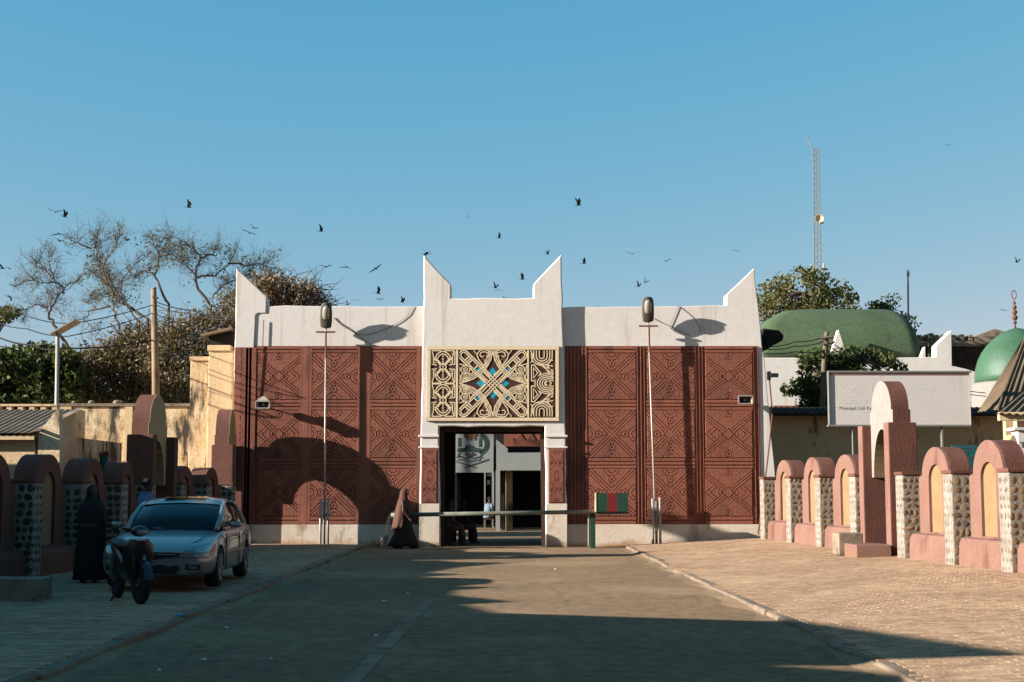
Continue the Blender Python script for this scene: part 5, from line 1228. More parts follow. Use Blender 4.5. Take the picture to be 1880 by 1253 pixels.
bird(1866, 482, 'flap', .4, 30, .4, 'dark kite above the green onion dome finial', 'kites at the right'); bird(1842, 570, 'glide', .3, 80, .2, 'tiny dark kite left of the dome finial', 'kites at the right'); bird(1740, 267, 'glide', .3, 90, 0, 'tiny dark kite high to the right of the radio mast', 'kites at the right')
# ================================================================ parked car (front towards the camera = -y)
def superring(y, hw, z0, z1, bulge, n=20, e=3.2):
    out = []
    zc, hz = (z0 + z1) / 2, (z1 - z0) / 2
    for k in range(n):
        a = 2 * math.pi * (k + 0.5) / n; c, s_ = math.cos(a), math.sin(a)
        out.append((hw * (abs(c) ** (2 / e)) * (1 if c > 0 else -1), y + bulge * 0, zc + hz * (abs(s_) ** (2 / e)) * (1 if s_ > 0 else -1)))
    return out
CAR = thing('parked_car', 'silver four-door saloon parked by the left boundary wall, facing the camera', 'car', (-5.27, 23.5, 0.10), math.radians(1.5))
CAR.scale = (0.94, 0.94, 0.94); WM[CAR.name] = Matrix.Translation(CAR.location) @ Matrix.Rotation(math.radians(1.5), 4, 'Z') @ Matrix.Diagonal((.94, .94, .94, 1))
def carbody():
    # stations along y: front bumper to tail; half section points from sill to centre top
    st = [(-2.375, .70, .27, .585, .62), (-2.365, .73, .25, .60, .635), (-2.31, .785, .235, .625, .665), (-2.18, .85, .215, .67, .725), (-1.95, .885, .20, .72, .785), (-1.6, .905, .19, .78, .845), (-1.2, .91, .19, .83, .895), (-0.85, .91, .19, .88, .945), (-0.4, .912, .19, .90, .955), (0.3, .912, .19, .915, .96), (1.0, .91, .19, .93, .97), (1.45, .905, .20, .945, .985), (1.8, .89, .22, .945, 1.0), (2.1, .86, .26, .93, .995), (2.32, .78, .32, .88, .95), (2.40, .66, .36, .80, .86)]
    rings = []
    for y, w, zs, zb, zt in st:
        half = [(0, zs), (w * .80, zs), (w * .955, zs + .05), (w * .99, zs + .20), (w * 1.0, zs + (zb - zs) * .55), (w * .985, zs + (zb - zs) * .80), (w * .955, zb - .015), (w * .90, zb + (zt - zb) * .35), (w * .72, zb + (zt - zb) * .80), (w * .40, zt - .004), (0, zt)]
        ring = [(x, y, z) for x, z in half] + [(-x, y, z) for x, z in half[-2:0:-1]]
        rings.append(ring)
    return MB().loft(rings)
body = carbody().build('body', 'car_paint', CAR, smooth=True, local=True)
md = body.modifiers.new('sub', 'SUBSURF'); md.levels = 3; md.render_levels = 3
# wheel wells cut through
cut = MB()
for wy in (-1.42, 1.32): cut.lathe([(0.365, -1.2), (0.365, 1.2)], (0, wy, 0.33), 28, 'X')
co = bpy.data.objects.new('wheel_well_cutter', cut.mesh('cutter', 'black')); COL.objects.link(co); co.parent = CAR
md = body.modifiers.new('wells', 'BOOLEAN'); md.object = co; md.operation = 'DIFFERENCE'; md.solver = 'EXACT'
bpy.context.view_layer.update()
me = bpy.data.meshes.new_from_object(body.evaluated_get(bpy.context.evaluated_depsgraph_get())); body.modifiers.clear(); body.data = me
bpy.data.objects.remove(co)
MB().box(-0.70, 0.70, -1.9, 2.1, 0.24, 0.62).build('underbody', 'black', CAR, local=True)
# cabin: stations of belt and roof outline
cab = [(-0.98, .80, .93, .70, .955), (-0.62, .825, .93, .70, 1.16), (-0.22, .83, .93, .665, 1.335), (0.05, .83, .93, .645, 1.405), (0.45, .83, .93, .635, 1.435), (0.85, .83, .935, .635, 1.425), (1.2, .82, .94, .635, 1.37), (1.55, .80, .95, .64, 1.22), (1.85, .77, .96, .66, 1.04), (1.98, .74, .965, .66, .985)]
def cabring(y, wb, zb, wr, zr, g=0.0):
    half = [(wb + g, zb - .03), (wb - (wb - wr) * .5 + g * 1.0 + .012, zb + (zr - zb) * .52), (wr + .035 + g, zr - .06), (wr - .03, zr - .012 + g), (wr * .55, zr + .012 + g), (0, zr + .02 + g)]
    return [(x, y, z) for x, z in half] + [(-x, y, z) for x, z in half[-2::-1]]
MB().loft([cabring(*c) for c in cab]).build('greenhouse', 'car_glass', CAR, smooth=True, local=True)
def roofpatch(i0, i1, k0, k1, g=0.012):     # painted skin over parts of the glass
    R = [cabring(*c, g) for c in cab[i0:i1 + 1]]; return MB().loft([r[k0:k1 + 1] for r in R], cap=False, closed=False)
roofpatch(2, 6, 2, 8).build('roof', 'car_paint', CAR, smooth=True, local=True)
a = [Vector(v) for v in ((0.36, 0.0, 1.437), (-0.36, 0.0, 1.437), (-0.34, 0.40, 1.468), (0.34, 0.40, 1.468))]
MB().loft([[v + Vector((0, 0, .0)) for v in a], [v + Vector((0, 0, .006)) for v in a]]).build('sunroof', 'car_glass', CAR, local=True)
for s in (1, -1):
    MB().tube([(s * (c[1] * .0 + c[3] + .045), c[0], c[4] - .04) for c in cab[0:4]], [.05, .045, .04, .035], 6).build('pillar', 'car_paint', CAR, local=True, smooth=True)
    MB().tube([(s * (c[3] + .04), c[0], c[4] - .045) for c in cab[5:10]], [.035, .045, .07, .09, .09], 6).build('pillar', 'car_paint', CAR, local=True, smooth=True)
    MB().tube([(s * .80, 0.50, .96), (s * .735, 0.47, 1.2), (s * .665, 0.44, 1.39)], .028, 6).build('pillar', 'black', CAR, local=True)
    MB().tube([(s * .845, -0.9, .945), (s * .85, 0.3, .95), (s * .84, 1.2, .962), (s * .81, 1.6, .975)], .013, 6).build('window_trim', 'chrome', CAR, local=True)
    mr = MB(); mr.loft([[(s * (.90 + dx), -0.62 + dy * q, 1.0 + dz * q) for dy, dz in ((-.06, -.05), (.05, -.05), (.06, .05), (-.05, .06))] for dx, q in ((0.0, .5), (.03, .95), (.16, 1.0), (.20, .6))])
    mr.build('wing_mirror', 'car_paint', CAR, local=True, smooth=True)
    MB().box(min(s * .905, s * .925), max(s * .905, s * .925), -0.9, 1.05, .52, .56).build('side_moulding', 'chrome', CAR, local=True, bevel=0.004)
    for y in (-0.02, 0.98): MB().tube([(s * .905, y, .80), (s * .935, y + .03, .80), (s * .935, y + .16, .81), (s * .905, y + .19, .81)], .014, 6).build('door_handle', 'chrome', CAR, local=True)
    for y in (-0.93, 0.42, 1.28): MB().box(min(s * .895, s * .9145), max(s * .895, s * .9145), y - .004, y + .004, .27, .86).build('door_seam', 'black', CAR, local=True)
# front face: lamps, grille and vents follow the body skin
BV = [tuple(v.co) for v in body.data.vertices]; BP = [(tuple(p.vertices), Vector(p.center), Vector(p.normal)) for p in body.data.polygons]
def skin(name, m, cond, lift):
    mb = MB(); idx = {}
    nrm = {}
    for vs, c, n in BP:
        if cond(c, n):
            for v in vs: nrm.setdefault(v, Vector()); nrm[v] += n
    for vs, c, n in BP:
        if cond(c, n):
            for v in vs:
                if v not in idx: idx[v] = len(mb.v); q = Vector(BV[v]) + nrm[v].normalized() * lift; mb.v.append(tuple(q))
            mb.f.append(tuple(idx[v] for v in vs))
    return mb.build(name, m, CAR, local=True, smooth=True)
for sg in (1, -1):
    def lamp(c, n, g=0.0):
        x = c.x * sg; return c.y < -1.93 - g and x > 0.44 + g * 2 and c.z > 0.575 + g * .5 + max(0, x - .75) * 0.25 and c.z < 0.605 + (x - .42) * 0.33 - g * .5 and n.y < -0.1
    hl = skin('headlight', 'headlamp', lamp, 0.006)
    skin('headlight_lens', 'chrome', lambda c, n: lamp(c, n, 0.05) and c.x * sg > .66, 0.010)
    skin('fog_lamp', 'black', lambda c, n: c.y < -1.9 and .50 < c.x * sg < .74 and .325 < c.z < .415, 0.004); skin('fog_lens', 'headlamp', lambda c, n: c.y < -1.9 and .56 < c.x * sg < .69 and .345 < c.z < .395, 0.008)
skin('grille', 'black', lambda c, n: c.y < -2.2 and abs(c.x) < .43 - (.60 - c.z) * .5 and .53 < c.z < .60, 0.004)
skin('air_intake', 'black', lambda c, n: c.y < -2.2 and abs(c.x) < .44 and .27 < c.z < .40 and abs(c.x) < .36 + (c.z - .27) * .6, 0.004)
skin('bumper_gap', 'black', lambda c, n: c.y < -1.6 and .515 < c.z < .528 and abs(c.x) < .84, 0.002)
MB().tube([(-.42, -2.375, .607), (-.2, -2.39, .612), (0, -2.392, .613), (.2, -2.39, .612), (.42, -2.375, .607)], .010, 6).build('grille_bar', 'chrome', CAR, local=True, smooth=True)
MB().tube([(-.37, -2.372, .575), (0, -2.388, .578), (.37, -2.372, .575)], .007, 6).build('grille_bar', 'chrome', CAR, local=True, smooth=True)
MB().lathe([(.035, 0), (.035, .012), (.02, .014)], (0, -2.41, .578), 14, 'Y').build('badge', 'chrome', CAR, local=True)
for s in (1, -1): MB().tube([(s * .06 - .3, -.93, .975), (s * .06 + .05, -.80, 1.055), (s * .06 + .28, -.84, 1.03)], .008, 5).build('wiper', 'black', CAR, local=True)
MB().box(-.12, .12, -.16, -.13, 1.22, 1.28).build('rear_view_mirror', 'black', CAR, local=True)
for s in (1, -1): MB().tube([(s * .72, -1.0, .94), (s * .70, -1.5, .865), (s * .62, -1.95, .775), (s * .45, -2.2, .70)], .006, 4).build('bonnet_seam', 'black', CAR, local=True)
MB().box(-.03, .03, -.42, -.40, 1.14, 1.22).build('window_sticker', 'board_pale', CAR, local=True)
def wheel(par, x, y, z, r, w, s, name='wheel'):
    tyre = MB().lathe([(r * .66, -w / 2), (r * .92, -w / 2), (r, -w * .3), (r, w * .3), (r * .92, w / 2), (r * .66, w / 2)], (x, y, z), 28, 'X').build(name, 'rubber', par, smooth=True, local=True)
    rim = MB().lathe([(r * .67, s * w * .48), (r * .64, s * w * .5), (r * .62, s * w * .3), (r * .1, s * w * .28)], (x, y, z), 28, 'X').build('rim', 'black', tyre, local=True, smooth=True)
    sp = MB()
    for k in range(7):
        a = 2 * math.pi * k / 7
        sp.tube([(x + s * w * .44, y + .05 * math.cos(a), z + .05 * math.sin(a)), (x + s * w * .48, y + r * .63 * math.cos(a), z + r * .63 * math.sin(a))], [.03, .018], 6)
    sp.tube([(x + s * w * .5, y + r * .645 * math.cos(k * math.pi / 10), z + r * .645 * math.sin(k * math.pi / 10)) for k in range(21)], .012, 6)
    sp.lathe([(.055, s * w * .4), (.05, s * w * .52), (.01, s * w * .54)], (x, y, z), 12, 'X')
    sp.build('spokes', 'alloy', tyre, local=True)
for s in (1, -1):
    for wy in (-1.42, 1.32): wheel(CAR, s * .79, wy, .325, .325, .21, s)
# ================================================================ motorbike
BK = thing('motorbike', 'black underbone motorbike parked in front of the silver car', 'motorbike', (px(264, 19.2), 19.2, 0.075), math.radians(29))
def bwheel(y, z, r, turn):
    pr = MB()
    def T(p):   # steer about the fork
        x, yy = p[0], p[1] - y; c, s = math.cos(turn), math.sin(turn); return (x * c - yy * s, y + x * s + yy * c, p[2])
    ty = MB().lathe([(r - .075, -.03), (r - .02, -.042), (r, -.02), (r, .02), (r - .02, .042), (r - .075, .03)], (0, y, z), 30, 'X'); ty.v = [T(v) for v in ty.v]
    ty = ty.build('wheel', 'rubber', BK, local=True, smooth=True)
    pr.tube([(0, y + (r - .085) * math.cos(k * math.pi / 14), z + (r - .085) * math.sin(k * math.pi / 14)) for k in range(29)], .018, 6)
    for k in range(5):
        for d in (-.09, .09):
            a = 2 * math.pi * k / 5 + d; pr.tube([(0.012, y + .04 * math.cos(a), z + .04 * math.sin(a)), (0.012, y + (r - .09) * math.cos(a), z + (r - .09) * math.sin(a))], .011, 5)
    pr.lathe([(.06, -.06), (.06, .06)], (0, y, z), 12, 'X'); pr.v = [T(v) for v in pr.v]
    pr.build('rim', 'alloy', ty, local=True)
    dk = MB().lathe([(.10, .03), (.10, .036), (.05, .036), (.05, .03)], (0.02, y, z), 18, 'X'); dk.v = [T(v) for v in dk.v]; dk.build('brake_disc', 'chrome', ty, local=True)
ST = math.radians(6)
bwheel(-0.02, .285, .285, ST); bwheel(1.22, .285, .285, 0)
def st(p): x, y, z = p; y0 = y + 0.02; c, s = math.cos(ST), math.sin(ST); return (x * c - y0 * s, -0.02 + x * s + y0 * c, z)
for s in (1, -1):
    MB().tube([st((s * .075, -.02, .285)), st((s * .075, .05, .52)), st((s * .07, .12, .72))], [.022, .026, .026], 8).build('fork', 'alloy' if s > 0 else 'black', BK, local=True, smooth=True)
    MB().tube([st((s * .04, .16, .98)), st((s * .18, .14, 1.0)), st((s * .34, .22, 1.0))], [.014, .014, .017], 6).build('handlebar', 'black', BK, local=True)
    MB().tube([st((s * .22, .15, 1.0)), st((s * .30, .05, 1.0))], .007, 5).build('brake_lever', 'alloy', BK, local=True)
fen = [[st((x, -.02 + (.30 + .012 * (1 - abs(x) / .06)) * math.cos(math.radians(a)), .285 + (.30 + .012 * (1 - abs(x) / .06)) * math.sin(math.radians(a)))) for x in (-.06, -.03, 0, .03, .06)] for a in range(20, 171, 15)]
MB().loft(fen, cap=False, closed=False).build('front_fender', 'bike_paint', BK, local=True, smooth=True)
shield = [[(w * math.cos(math.radians(a)), y0 - .10 * math.sin(math.radians(a)), z) for a in range(0, 181, 20)] for z, w, y0 in ((.40, .13, .25), (.50, .19, .22), (.64, .215, .17), (.78, .20, .15), (.86, .13, .14))]
MB().loft(shield, cap=False, closed=False).build('leg_shield', 'bike_paint', BK, local=True, smooth=True)
for s in (1, -1):
    MB().prism([(s * .10, .80), (s * .19, .78), (s * .17, .66), (s * .12, .70)], lambda p: (p[0], .045 + .1 * (abs(p[0]) / .2) ** 2, p[1]), lambda p: (p[0], .075 + .1 * (abs(p[0]) / .2) ** 2, p[1])).build('turn_signal', 'headlamp', BK, local=True, bevel=0.005)
MB().loft([[st((w * math.cos(2 * math.pi * k / 12), y, .965 + h * math.sin(2 * math.pi * k / 12))) for k in range(12)] for y, w, h in ((-.03, .05, .035), (.0, .10, .065), (.08, .125, .075), (.17, .10, .06), (.22, .04, .03))]).build('headlight_cowl', 'bike_paint', BK, local=True, smooth=True)
MB().loft([[st((w * math.cos(2 * math.pi * k / 12), y, .95 + h * math.sin(2 * math.pi * k / 12))) for k in range(12)] for y, w, h in ((-.045, .02, .015), (-.03, .07, .045), (.01, .085, .05))]).build('headlight', 'headlamp', BK, local=True, smooth=True)
MB().prism([(-.09, .865), (.09, .865), (.05, .84), (-.05, .84)], lambda p: (p[0], .03, p[1]), lambda p: (p[0], .05, p[1])).build('shield_badge', 'board_pale', BK, local=True)
MB().loft([[(w * math.cos(2 * math.pi * k / 12), y, z + h * math.sin(2 * math.pi * k / 12)) for k in range(12)] for y, w, z, h in ((.22, .07, .55, .15), (.45, .08, .42, .14), (.75, .09, .42, .16), (1.0, .11, .58, .15), (1.45, .06, .72, .07))]).build('frame_body', 'bike_paint', BK, local=True, smooth=True)
MB().loft([[(w * math.cos(2 * math.pi * k / 12), y, z + .05 * math.sin(2 * math.pi * k / 12)) for k in range(12)] for y, w, z in ((.52, .06, .72), (.65, .12, .74), (1.0, .14, .76), (1.3, .12, .79), (1.4, .05, .80))]).build('seat', 'black', BK, local=True, smooth=True)
MB().tube([(.10, .5, .22), (.14, .9, .22), (.15, 1.35, .30)], [.025, .045, .05], 8).build('exhaust', 'chrome', BK, local=True, smooth=True)
MB().tube([(-.1, .62, .28), (-.24, .60, .01)], .014, 6).build('kickstand', 'black', BK, local=True)
for s in (1, -1): MB().tube([(s * .1, 1.22, .285), (s * .1, 1.1, .62)], .025, 6).build('shock_absorber', 'alloy', BK, local=True); MB().tube([(s * .08, .5, .25), (s * .27, .5, .25)], .016, 6).build('foot_peg', 'black', BK, local=True)
# ================================================================ litter
def scrap(u, v, s, m, label, group, seed):
    Y = 1.6 * FPX / (v - 899); p = at(u, v, Y); rg = random.Random(seed); n = 7
    ring = [(s * rg.uniform(.5, 1) * math.cos(2 * math.pi * k / n), s * .7 * rg.uniform(.5, 1) * math.sin(2 * math.pi * k / n), rg.uniform(0.006, .02)) for k in range(n)]
    mb = MB(); mb.add(ring + [(x, y, z + .004) for x, y, z in ring] + [(0, 0, .035), (0, 0, .03)], [(k, (k + 1) % n, n * 2 + 1) for k in range(n)] + [(n + k, n + (k + 1) % n, 2 * n) for k in range(n)])
    me = mb.mesh('litter_scrap', m); o = link('litter_scrap', me, None, (p.x, p.y, 0.0 if abs(p.x) < 3.6 else .1), (0, 0, rg.uniform(0, 6))); tag(o, label, 'litter', group)
glassmat('plastic_blue', (0.05, 0.22, 0.42), 0.4)
scrap(328, 1142, 0.09, 'plastic_blue', 'blue plastic scrap lying at the left kerb', None, 1)
for i, (u, v) in enumerate(sorted(((748, 1088), (416, 1150), (292, 1226), (690, 1164), (1020, 1044), (498, 1206), (848, 1062), (374, 1207), (706, 1102)))):
    scrap(u, v, 0.032 + .01 * (i % 3), 'board_pale', 'tiny pale paper scrap on the asphalt road, ' + ORD[i] + ' from the left', 'paper scraps on the road', 10 + i)
for i, (u, v) in enumerate(sorted(((1350, 1012), (1373, 1015), (1400, 1013), (1432, 1011), (1465, 1010), (1486, 1014), (1507, 1012), (1300, 1016), (1640, 1110), (1820, 1068), (1866, 1087)))):
    scrap(u, v, 0.10, 'stone', 'small brown rubble clod on the right pavement, ' + ORD[i] + ' from the left', 'rubble on the right pavement', 30 + i)
# ================================================================ people
mat('eye_white', (0.22, 0.19, 0.17), None, 5); mat('skin', (0.075, 0.038, 0.024), (0.06, 0.03, 0.019), 6, rough=0.55); mat('hair_black', (0.010, 0.009, 0.008), None, 9, rough=0.8)
mat('veil_brown', (0.13, 0.06, 0.036), (0.10, 0.045, 0.027), 4, rough=0.9); mat('dress_dark', (0.045, 0.026, 0.02), (0.03, 0.018, 0.014), 4, rough=0.9)
mat('cloth_blue', (0.10, 0.20, 0.36), (0.08, 0.165, 0.31), 5, rough=0.9); mat('cloth_black', (0.014, 0.013, 0.015), (0.02, 0.018, 0.02), 5, rough=0.9)
mat('cloth_pale', (0.17, 0.26, 0.33), None, 5, rough=0.9); mat('cloth_brown', (0.09, 0.055, 0.035), None, 5, rough=0.9)
def limb(mb, pts, rs, n=10):
    mb.tube(pts, rs, n)
    for p, r in zip(pts, rs): mb.ball(p, r, 10, 6)
def head_into(mb, c, f, s=1.0):          # head centred at c looking along f (xy unit)
    f = Vector((f[0], f[1], 0)).normalized(); r = Vector((-f.y, f.x, 0)); c = Vector(c)
    def q(a, b, z): return c + f * a * s + r * b * s + Vector((0, 0, z * s))
    mb.ball(tuple(c + Vector((0, 0, .03 * s))), (.085 * s, .085 * s, .10 * s), 14, 10); mb.ball(tuple(q(.015, 0, -.04)), (.068 * s, .068 * s, .085 * s), 12, 8)
    limb(mb, [q(.075, 0, .03), q(.098, 0, -.015)], [.010 * s, .016 * s], 6)                     # nose
    mb.ball(tuple(q(.078, 0, -.052)), (.02 * s, .02 * s, .012 * s), 8, 5); mb.ball(tuple(q(.07, 0, -.095)), .022 * s, 8, 5)     # mouth, chin
    for e in (1, -1): mb.ball(tuple(q(-.005, .088 * e, .0)), (.018 * s, .018 * s, .03 * s), 8, 5); mb.ball(tuple(q(.074, .032 * e, .045)), .014 * s, 8, 5)
    return q
def hand_into(mb, w, d, side, curl=0.5):  # wrist point, forearm direction
    w = Vector(w); d = Vector(d).normalized(); s = Vector(side); s = (s - d * s.dot(d)).normalized(); n = d.cross(s)
    limb(mb, [w, w + d * .05, w + d * .085], [.026, .034, .03], 8)
    for k, L in enumerate((.07, .08, .075, .06)):
        b = w + d * .085 + s * (k - 1.5) * .018; m = b + d * L * .5 + n * .01 * curl; limb(mb, [b, m, m + d * L * .4 + n * .035 * curl], [.010, .0095, .008], 6)
    b = w + d * .03 + s * -.035; limb(mb, [b, b + d * .035 + s * -.02, b + d * .065 + s * -.022 + n * .015], [.012, .011, .009], 6)
def finish(mb, name, m, t, vox=0.011):
    o = mb.build(name, m, t, local=True, smooth=True); md = o.modifiers.new('fuse', 'REMESH'); md.mode = 'VOXEL'; md.voxel_size = vox; md.use_smooth_shade = True
    md = o.modifiers.new('soft', 'SMOOTH'); md.iterations = 3; md.factor = 0.5
    return o
def cloth(mb_rings, name, m, t, sub=1):
    o = MB().loft(mb_rings, cap=False).build(name, m, t, local=True, smooth=True, sub=sub); md = o.modifiers.new('thick', 'SOLIDIFY'); md.thickness = 0.008; return o
def eyes(q, t):
    for e in (1, -1): MB().ball(tuple(q(.082, .032 * e, .045)), .009, 8, 6).build('eye', 'eye_white', t, local=True, smooth=True)
# --- woman striding to the right in front of the left barrier post
W = thing('person', 'person in long rust-brown veil and dark gown walking past the barrier post', 'person', (px(741, 39.0), 39.0, 0.0))
mb = MB()
limb(mb, [(0, 0, .90), (0, 0, 1.12), (0, 0, 1.30)], [.14, .13, .12]); limb(mb, [(0.0, 0, 1.33), (0.02, 0, 1.44)], [.055, .05])
qh = head_into(mb, (0.03, 0, 1.49), (1, 0), .93)
limb(mb, [(0, .07, .86), (.10, .08, .48), (.21, .08, .09)], [.10, .07, .045]); limb(mb, [(.21, .08, .06), (.34, .08, .035)], [.045, .03])
limb(mb, [(0, -.07, .86), (-.05, -.08, .48), (-.20, -.08, .12)], [.10, .07, .045]); limb(mb, [(-.20, -.08, .09), (-.10, -.08, .03)], [.045, .03])
limb(mb, [(0, -.17, 1.27), (.02, -.22, 1.03), (.16, -.20, .84)], [.05, .042, .032]); hand_into(mb, (.17, -.20, .82), (.6, 0, -.6), (0, 1, 0))
limb(mb, [(0, .17, 1.27), (-.05, .22, 1.03), (.05, .22, .84)], [.05, .042, .032]); hand_into(mb, (.06, .22, .82), (.3, 0, -.9), (0, 1, 0))
finish(mb, 'body', 'skin', W); eyes(qh, W)
def ring(cx, cz, rx, ry, fold=0.0, n=36, ph=0.0, back=0.0):
    out = []
    for k in range(n):
        a = 2 * math.pi * k / n; f = 1 + fold * math.sin(7 * a + ph) + fold * .6 * math.sin(11 * a + 2 * ph)
        out.append((cx + rx * f * math.cos(a) - (back if math.cos(a) < 0 else 0) * abs(math.cos(a)), ry * f * math.sin(a), cz))
    return out
cloth([ring(.0, .07, .40, .22, .06, ph=.5, back=.03), ring(.02, .22, .36, .21, .055, ph=.6), ring(.02, .45, .26, .20, .045, ph=.8), ring(.01, .70, .21, .19, .03, ph=1), ring(0, .95, .17, .18, .01), ring(0, 1.15, .15, .17, .0)], 'gown', 'dress_dark', W)
# veil: hood with face opening, falling to the knees behind
def veil_ring(z, rx, ry, open_half, cx=0.0, fold=0.0, n=30, ph=0.0):
    out = []
    for k in range(n + 1):
        a = math.radians(open_half + (360 - 2 * open_half) * k / n); f = 1 + fold * math.sin(9 * a + ph); out.append((cx + rx * f * math.cos(a), ry * f * math.sin(a), z))
    return out
R = [veil_ring(.52, .24, .24, 80, -.07, .07, ph=.3), veil_ring(.75, .23, .24, 72, -.05, .05, ph=.5), veil_ring(1.0, .21, .25, 55, -.02, .035, ph=.8), veil_ring(1.2, .18, .24, 35, 0, .02), veil_ring(1.31, .15, .17, 30, .01, .0), veil_ring(1.38, .125, .115, 38, .015), veil_ring(1.47, .125, .108, 52, .02), veil_ring(1.55, .118, .10, 45, .025), veil_ring(1.595, .075, .07, 20, .03), veil_ring(1.61, .01, .01, 5, .03)]
o = MB().loft(R, cap=False, closed=False).build('veil', 'veil_brown', W, local=True, smooth=True, sub=1); md = o.modifiers.new('thick', 'SOLIDIFY'); md.thickness = 0.01
for x, y in ((.28, .08), (-.13, -.08)): MB().loft([[(x + dx * q, y + dy * q, z) for dx, dy in ((-.12, -.04), (.0, -.05), (.12, -.03), (.13, 0), (.12, .03), (0, .05), (-.12, .04))] for z, q in ((0.0, 1), (.03, 1.02), (.07, .7))]).build('shoe', 'black', W, local=True, smooth=True)
# --- man in blue behind the car
Mn = thing('person', 'person in a blue shirt standing behind the silver car, facing right', 'person', (px(270, 27.0), 27.0, 0.09))
mb = MB(); h = 1.70
for s in (1, -1):
    limb(mb, [(0, .09 * s, .86), (.01, .10 * s, .48), (-.01, .10 * s, .07)], [.095, .068, .045]); limb(mb, [(0, .10 * s, .05), (.16, .11 * s, .035)], [.042, .032])
    limb(mb, [(0, .19 * s, 1.38), (-.03, .24 * s, 1.10), (.10, .23 * s, .88)], [.055, .044, .034]); hand_into(mb, (.11, .23 * s, .86), (.3, 0, -.9), (0, s, 0))
limb(mb, [(0, 0, .90), (0, 0, 1.15), (0, 0, 1.36)], [.14, .135, .14]); limb(mb, [(0, -.1, 1.36), (0, .1, 1.36)], [.09, .09]); limb(mb, [(0, 0, 1.40), (.02, 0, 1.50)], [.06, .056])
qh = head_into(mb, (.03, 0, 1.585), (1, -.25)); finish(mb, 'body', 'skin', Mn); eyes(qh, Mn)
MB().ball((.015, 0, 1.635), (.10, .098, .085), 14, 8).build('hair', 'hair_black', Mn, local=True, smooth=True)
cloth([ring(0, .72, .17, .23, .03), ring(0, .95, .165, .22, .02), ring(0, 1.15, .17, .225, .012), ring(0, 1.32, .165, .235, 0), ring(0, 1.42, .12, .17, 0), ring(.01, 1.465, .075, .08, 0)], 'shirt', 'cloth_blue', Mn)
for s in (1, -1):
    MB().tube([(0, .17 * s, 1.40), (-.02, .235 * s, 1.2), (-.02, .245 * s, 1.08)], [.075, .078, .08], 12).build('sleeve', 'cloth_blue', Mn, local=True, smooth=True)
    MB().tube([(0, .09 * s, .90), (.01, .10 * s, .5), (0, .10 * s, .08)], [.115, .09, .075], 12).build('trouser_leg', 'cloth_black', Mn, local=True, smooth=True)
# --- figure in black beside the left wall
B = thing('person', 'person cloaked in black standing by the left wall beside the car', 'person', (px(172, 23.4), 23.4, 0.09))
mb = MB(); limb(mb, [(0, 0, .8), (0, 0, 1.1), (0, 0, 1.25)], [.15, .14, .13]); limb(mb, [(0, 0, 1.27), (0, 0, 1.38)], [.055, .05]); qh = head_into(mb, (.02, -.02, 1.45), (.6, -1), .95)
for s in (1, -1): limb(mb, [(.08 * s, 0, .8), (.09 * s, 0, .4), (.09 * s, 0, .06)], [.1, .07, .045]); limb(mb, [(.09 * s, .02, .05), (.10 * s, -.13, .035)], [.04, .03]); limb(mb, [(.17 * s, 0, 1.25), (.2 * s, -.03, 1.0), (.1 * s, -.16, .92)], [.05, .04, .032]); hand_into(mb, (.09 * s, -.17, .92), (-s, -.2, 0), (0, 0, 1))
finish(mb, 'body', 'skin', B); eyes(qh, B)
def fr(cz, rx, ry, f, ph=0): return [(rx * (1 + f * math.sin(6 * a + ph)) * math.cos(a), ry * (1 + f * math.sin(6 * a + ph)) * math.sin(a), cz) for a in [2 * math.pi * k / 32 for k in range(32)]]
cloth([fr(.05, .27, .25, .06), fr(.4, .24, .22, .05, .4), fr(.8, .22, .2, .04, .8), fr(1.1, .24, .19, .02), fr(1.25, .22, .17, 0), fr(1.33, .13, .13, 0), fr(1.38, .1, .1, 0)], 'robe', 'cloth_black', B)
MB().loft([veil_ring(1.30, .13, .15, 40), veil_ring(1.42, .115, .108, 50), veil_ring(1.52, .11, .102, 45), veil_ring(1.57, .06, .06, 20), veil_ring(1.585, .01, .01, 5)], cap=False, closed=False).build('headscarf', 'cloth_black', B, local=True, smooth=True).rotation_euler = (0, 0, -1.0)
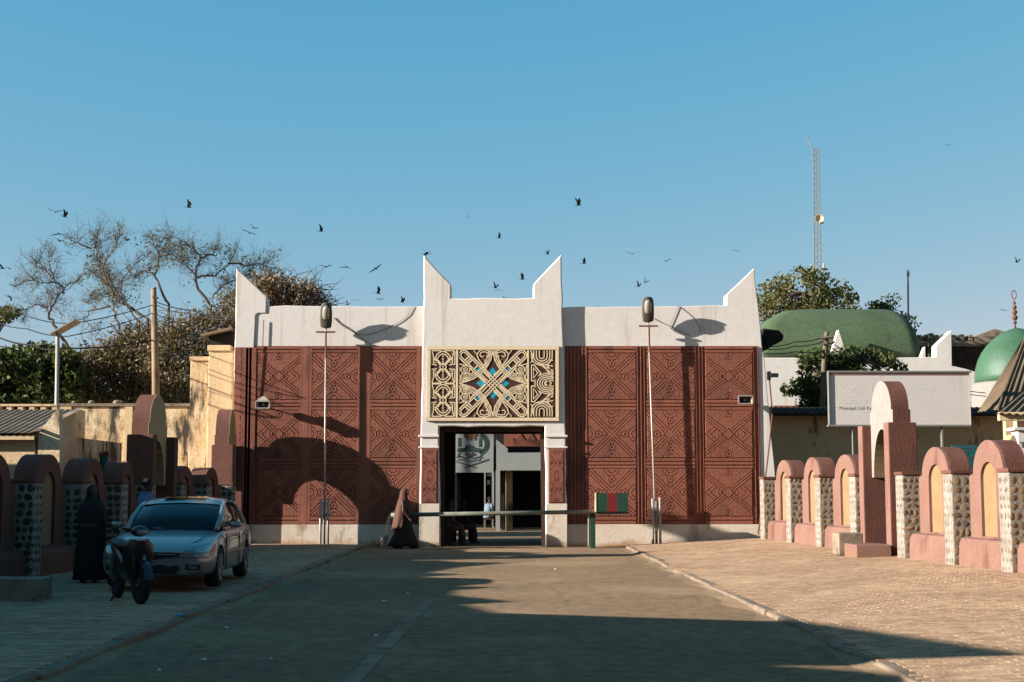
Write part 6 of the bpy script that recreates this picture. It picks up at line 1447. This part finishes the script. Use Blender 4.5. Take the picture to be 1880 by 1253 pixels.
# --- seated in the gateway shade
def seated(label, u, v, Y, face, top, cap, z=0.0, group=None):
    t = thing('person', label, 'person', (px(u, Y), Y, z), face)
    mb = MB(); limb(mb, [(0, 0, .50), (.03, 0, .75), (.05, 0, .96)], [.15, .14, .14]); limb(mb, [(.05, 0, 1.0), (.07, 0, 1.10)], [.055, .05]); q = head_into(mb, (.09, 0, 1.18), (1, 0), .95)
    for s in (1, -1):
        limb(mb, [(0, .1 * s, .48), (.40, .12 * s, .50), (.42, .12 * s, .08)], [.1, .075, .045]); limb(mb, [(.42, .12 * s, .05), (.57, .13 * s, .035)], [.042, .03])
        limb(mb, [(.05, .18 * s, .97), (.10, .24 * s, .72), (.32, .16 * s, .60)], [.05, .042, .032]); hand_into(mb, (.33, .16 * s, .60), (1, 0, -.1), (0, s, 0))
    finish(mb, 'body', 'skin', t); eyes(q, t)
    rg = [[(cx + rx * math.cos(a), ry * math.sin(a), zz) for a in [2 * math.pi * k / 24 for k in range(24)]] for cx, zz, rx, ry in ((.0, .44, .19, .22), (.02, .6, .18, .2), (.04, .85, .17, .22), (.05, 1.0, .14, .19), (.06, 1.06, .07, .08))]
    cloth(rg, 'shirt', top, t)
    for s in (1, -1): MB().tube([(0, .1 * s, .5), (.40, .12 * s, .51), (.43, .12 * s, .3), (.43, .12 * s, .08)], [.12, .10, .09, .085], 10).build('trouser_leg', 'cloth_brown', t, local=True, smooth=True); MB().tube([(.05, .17 * s, .99), (.09, .24 * s, .8)], [.075, .07], 10).build('sleeve', top, t, local=True, smooth=True)
    MB().loft([[(.075 + r * math.cos(a), r * math.sin(a), zz) for a in [2 * math.pi * k / 16 for k in range(16)]] for zz, r in ((1.215, .094), (1.27, .09), (1.285, .07))]).build('cap', cap, t, local=True, smooth=True)
    return t
seated('person seated in the dark gateway just inside the left jamb', 822, 1000, 41.3, 0.2, 'cloth_brown', 'cloth_black'); seated('person in dark clothes seated deeper in the gateway shade', 845, 1000, 42.6, 0.5, 'cloth_black', 'cloth_black')
bn = thing('bench', 'low dark bench along the left side of the gateway passage', 'bench', (px(822, 41.6), 42.0, 0))
MB().box(px(811, 41.6), px(836, 41.6), 40.9, 43.3, .38, .44).build('seat', 'dark_brown', bn, bevel=0.01)
for y in (41.0, 43.1): MB().box(px(812, 41.6), px(835, 41.6), y, y + .08, 0, .38).build('leg', 'dark_brown', bn)
# --- far figure in the court
seated('person in pale blue seated in the narrow far doorway of the court', 896, 960, 59.0, 0.6, 'cloth_pale', 'cloth_black')
sk_ = thing('stool', 'small dark stool in the far court under the pale blue person', 'stool', (px(896, 59.0), 59.0, 0))
MB().box(px(896, 59) - .2, px(896, 59) + .2, 58.8, 59.2, .36, .42).build('seat', 'dark_brown', sk_)
for dx in (-.16, .16):
    for dy in (-.16, .16): MB().tube([(px(896, 59) + dx, 59 + dy, 0), (px(896, 59) + dx, 59 + dy, .37)], .02, 5).build('leg', 'dark_brown', sk_)
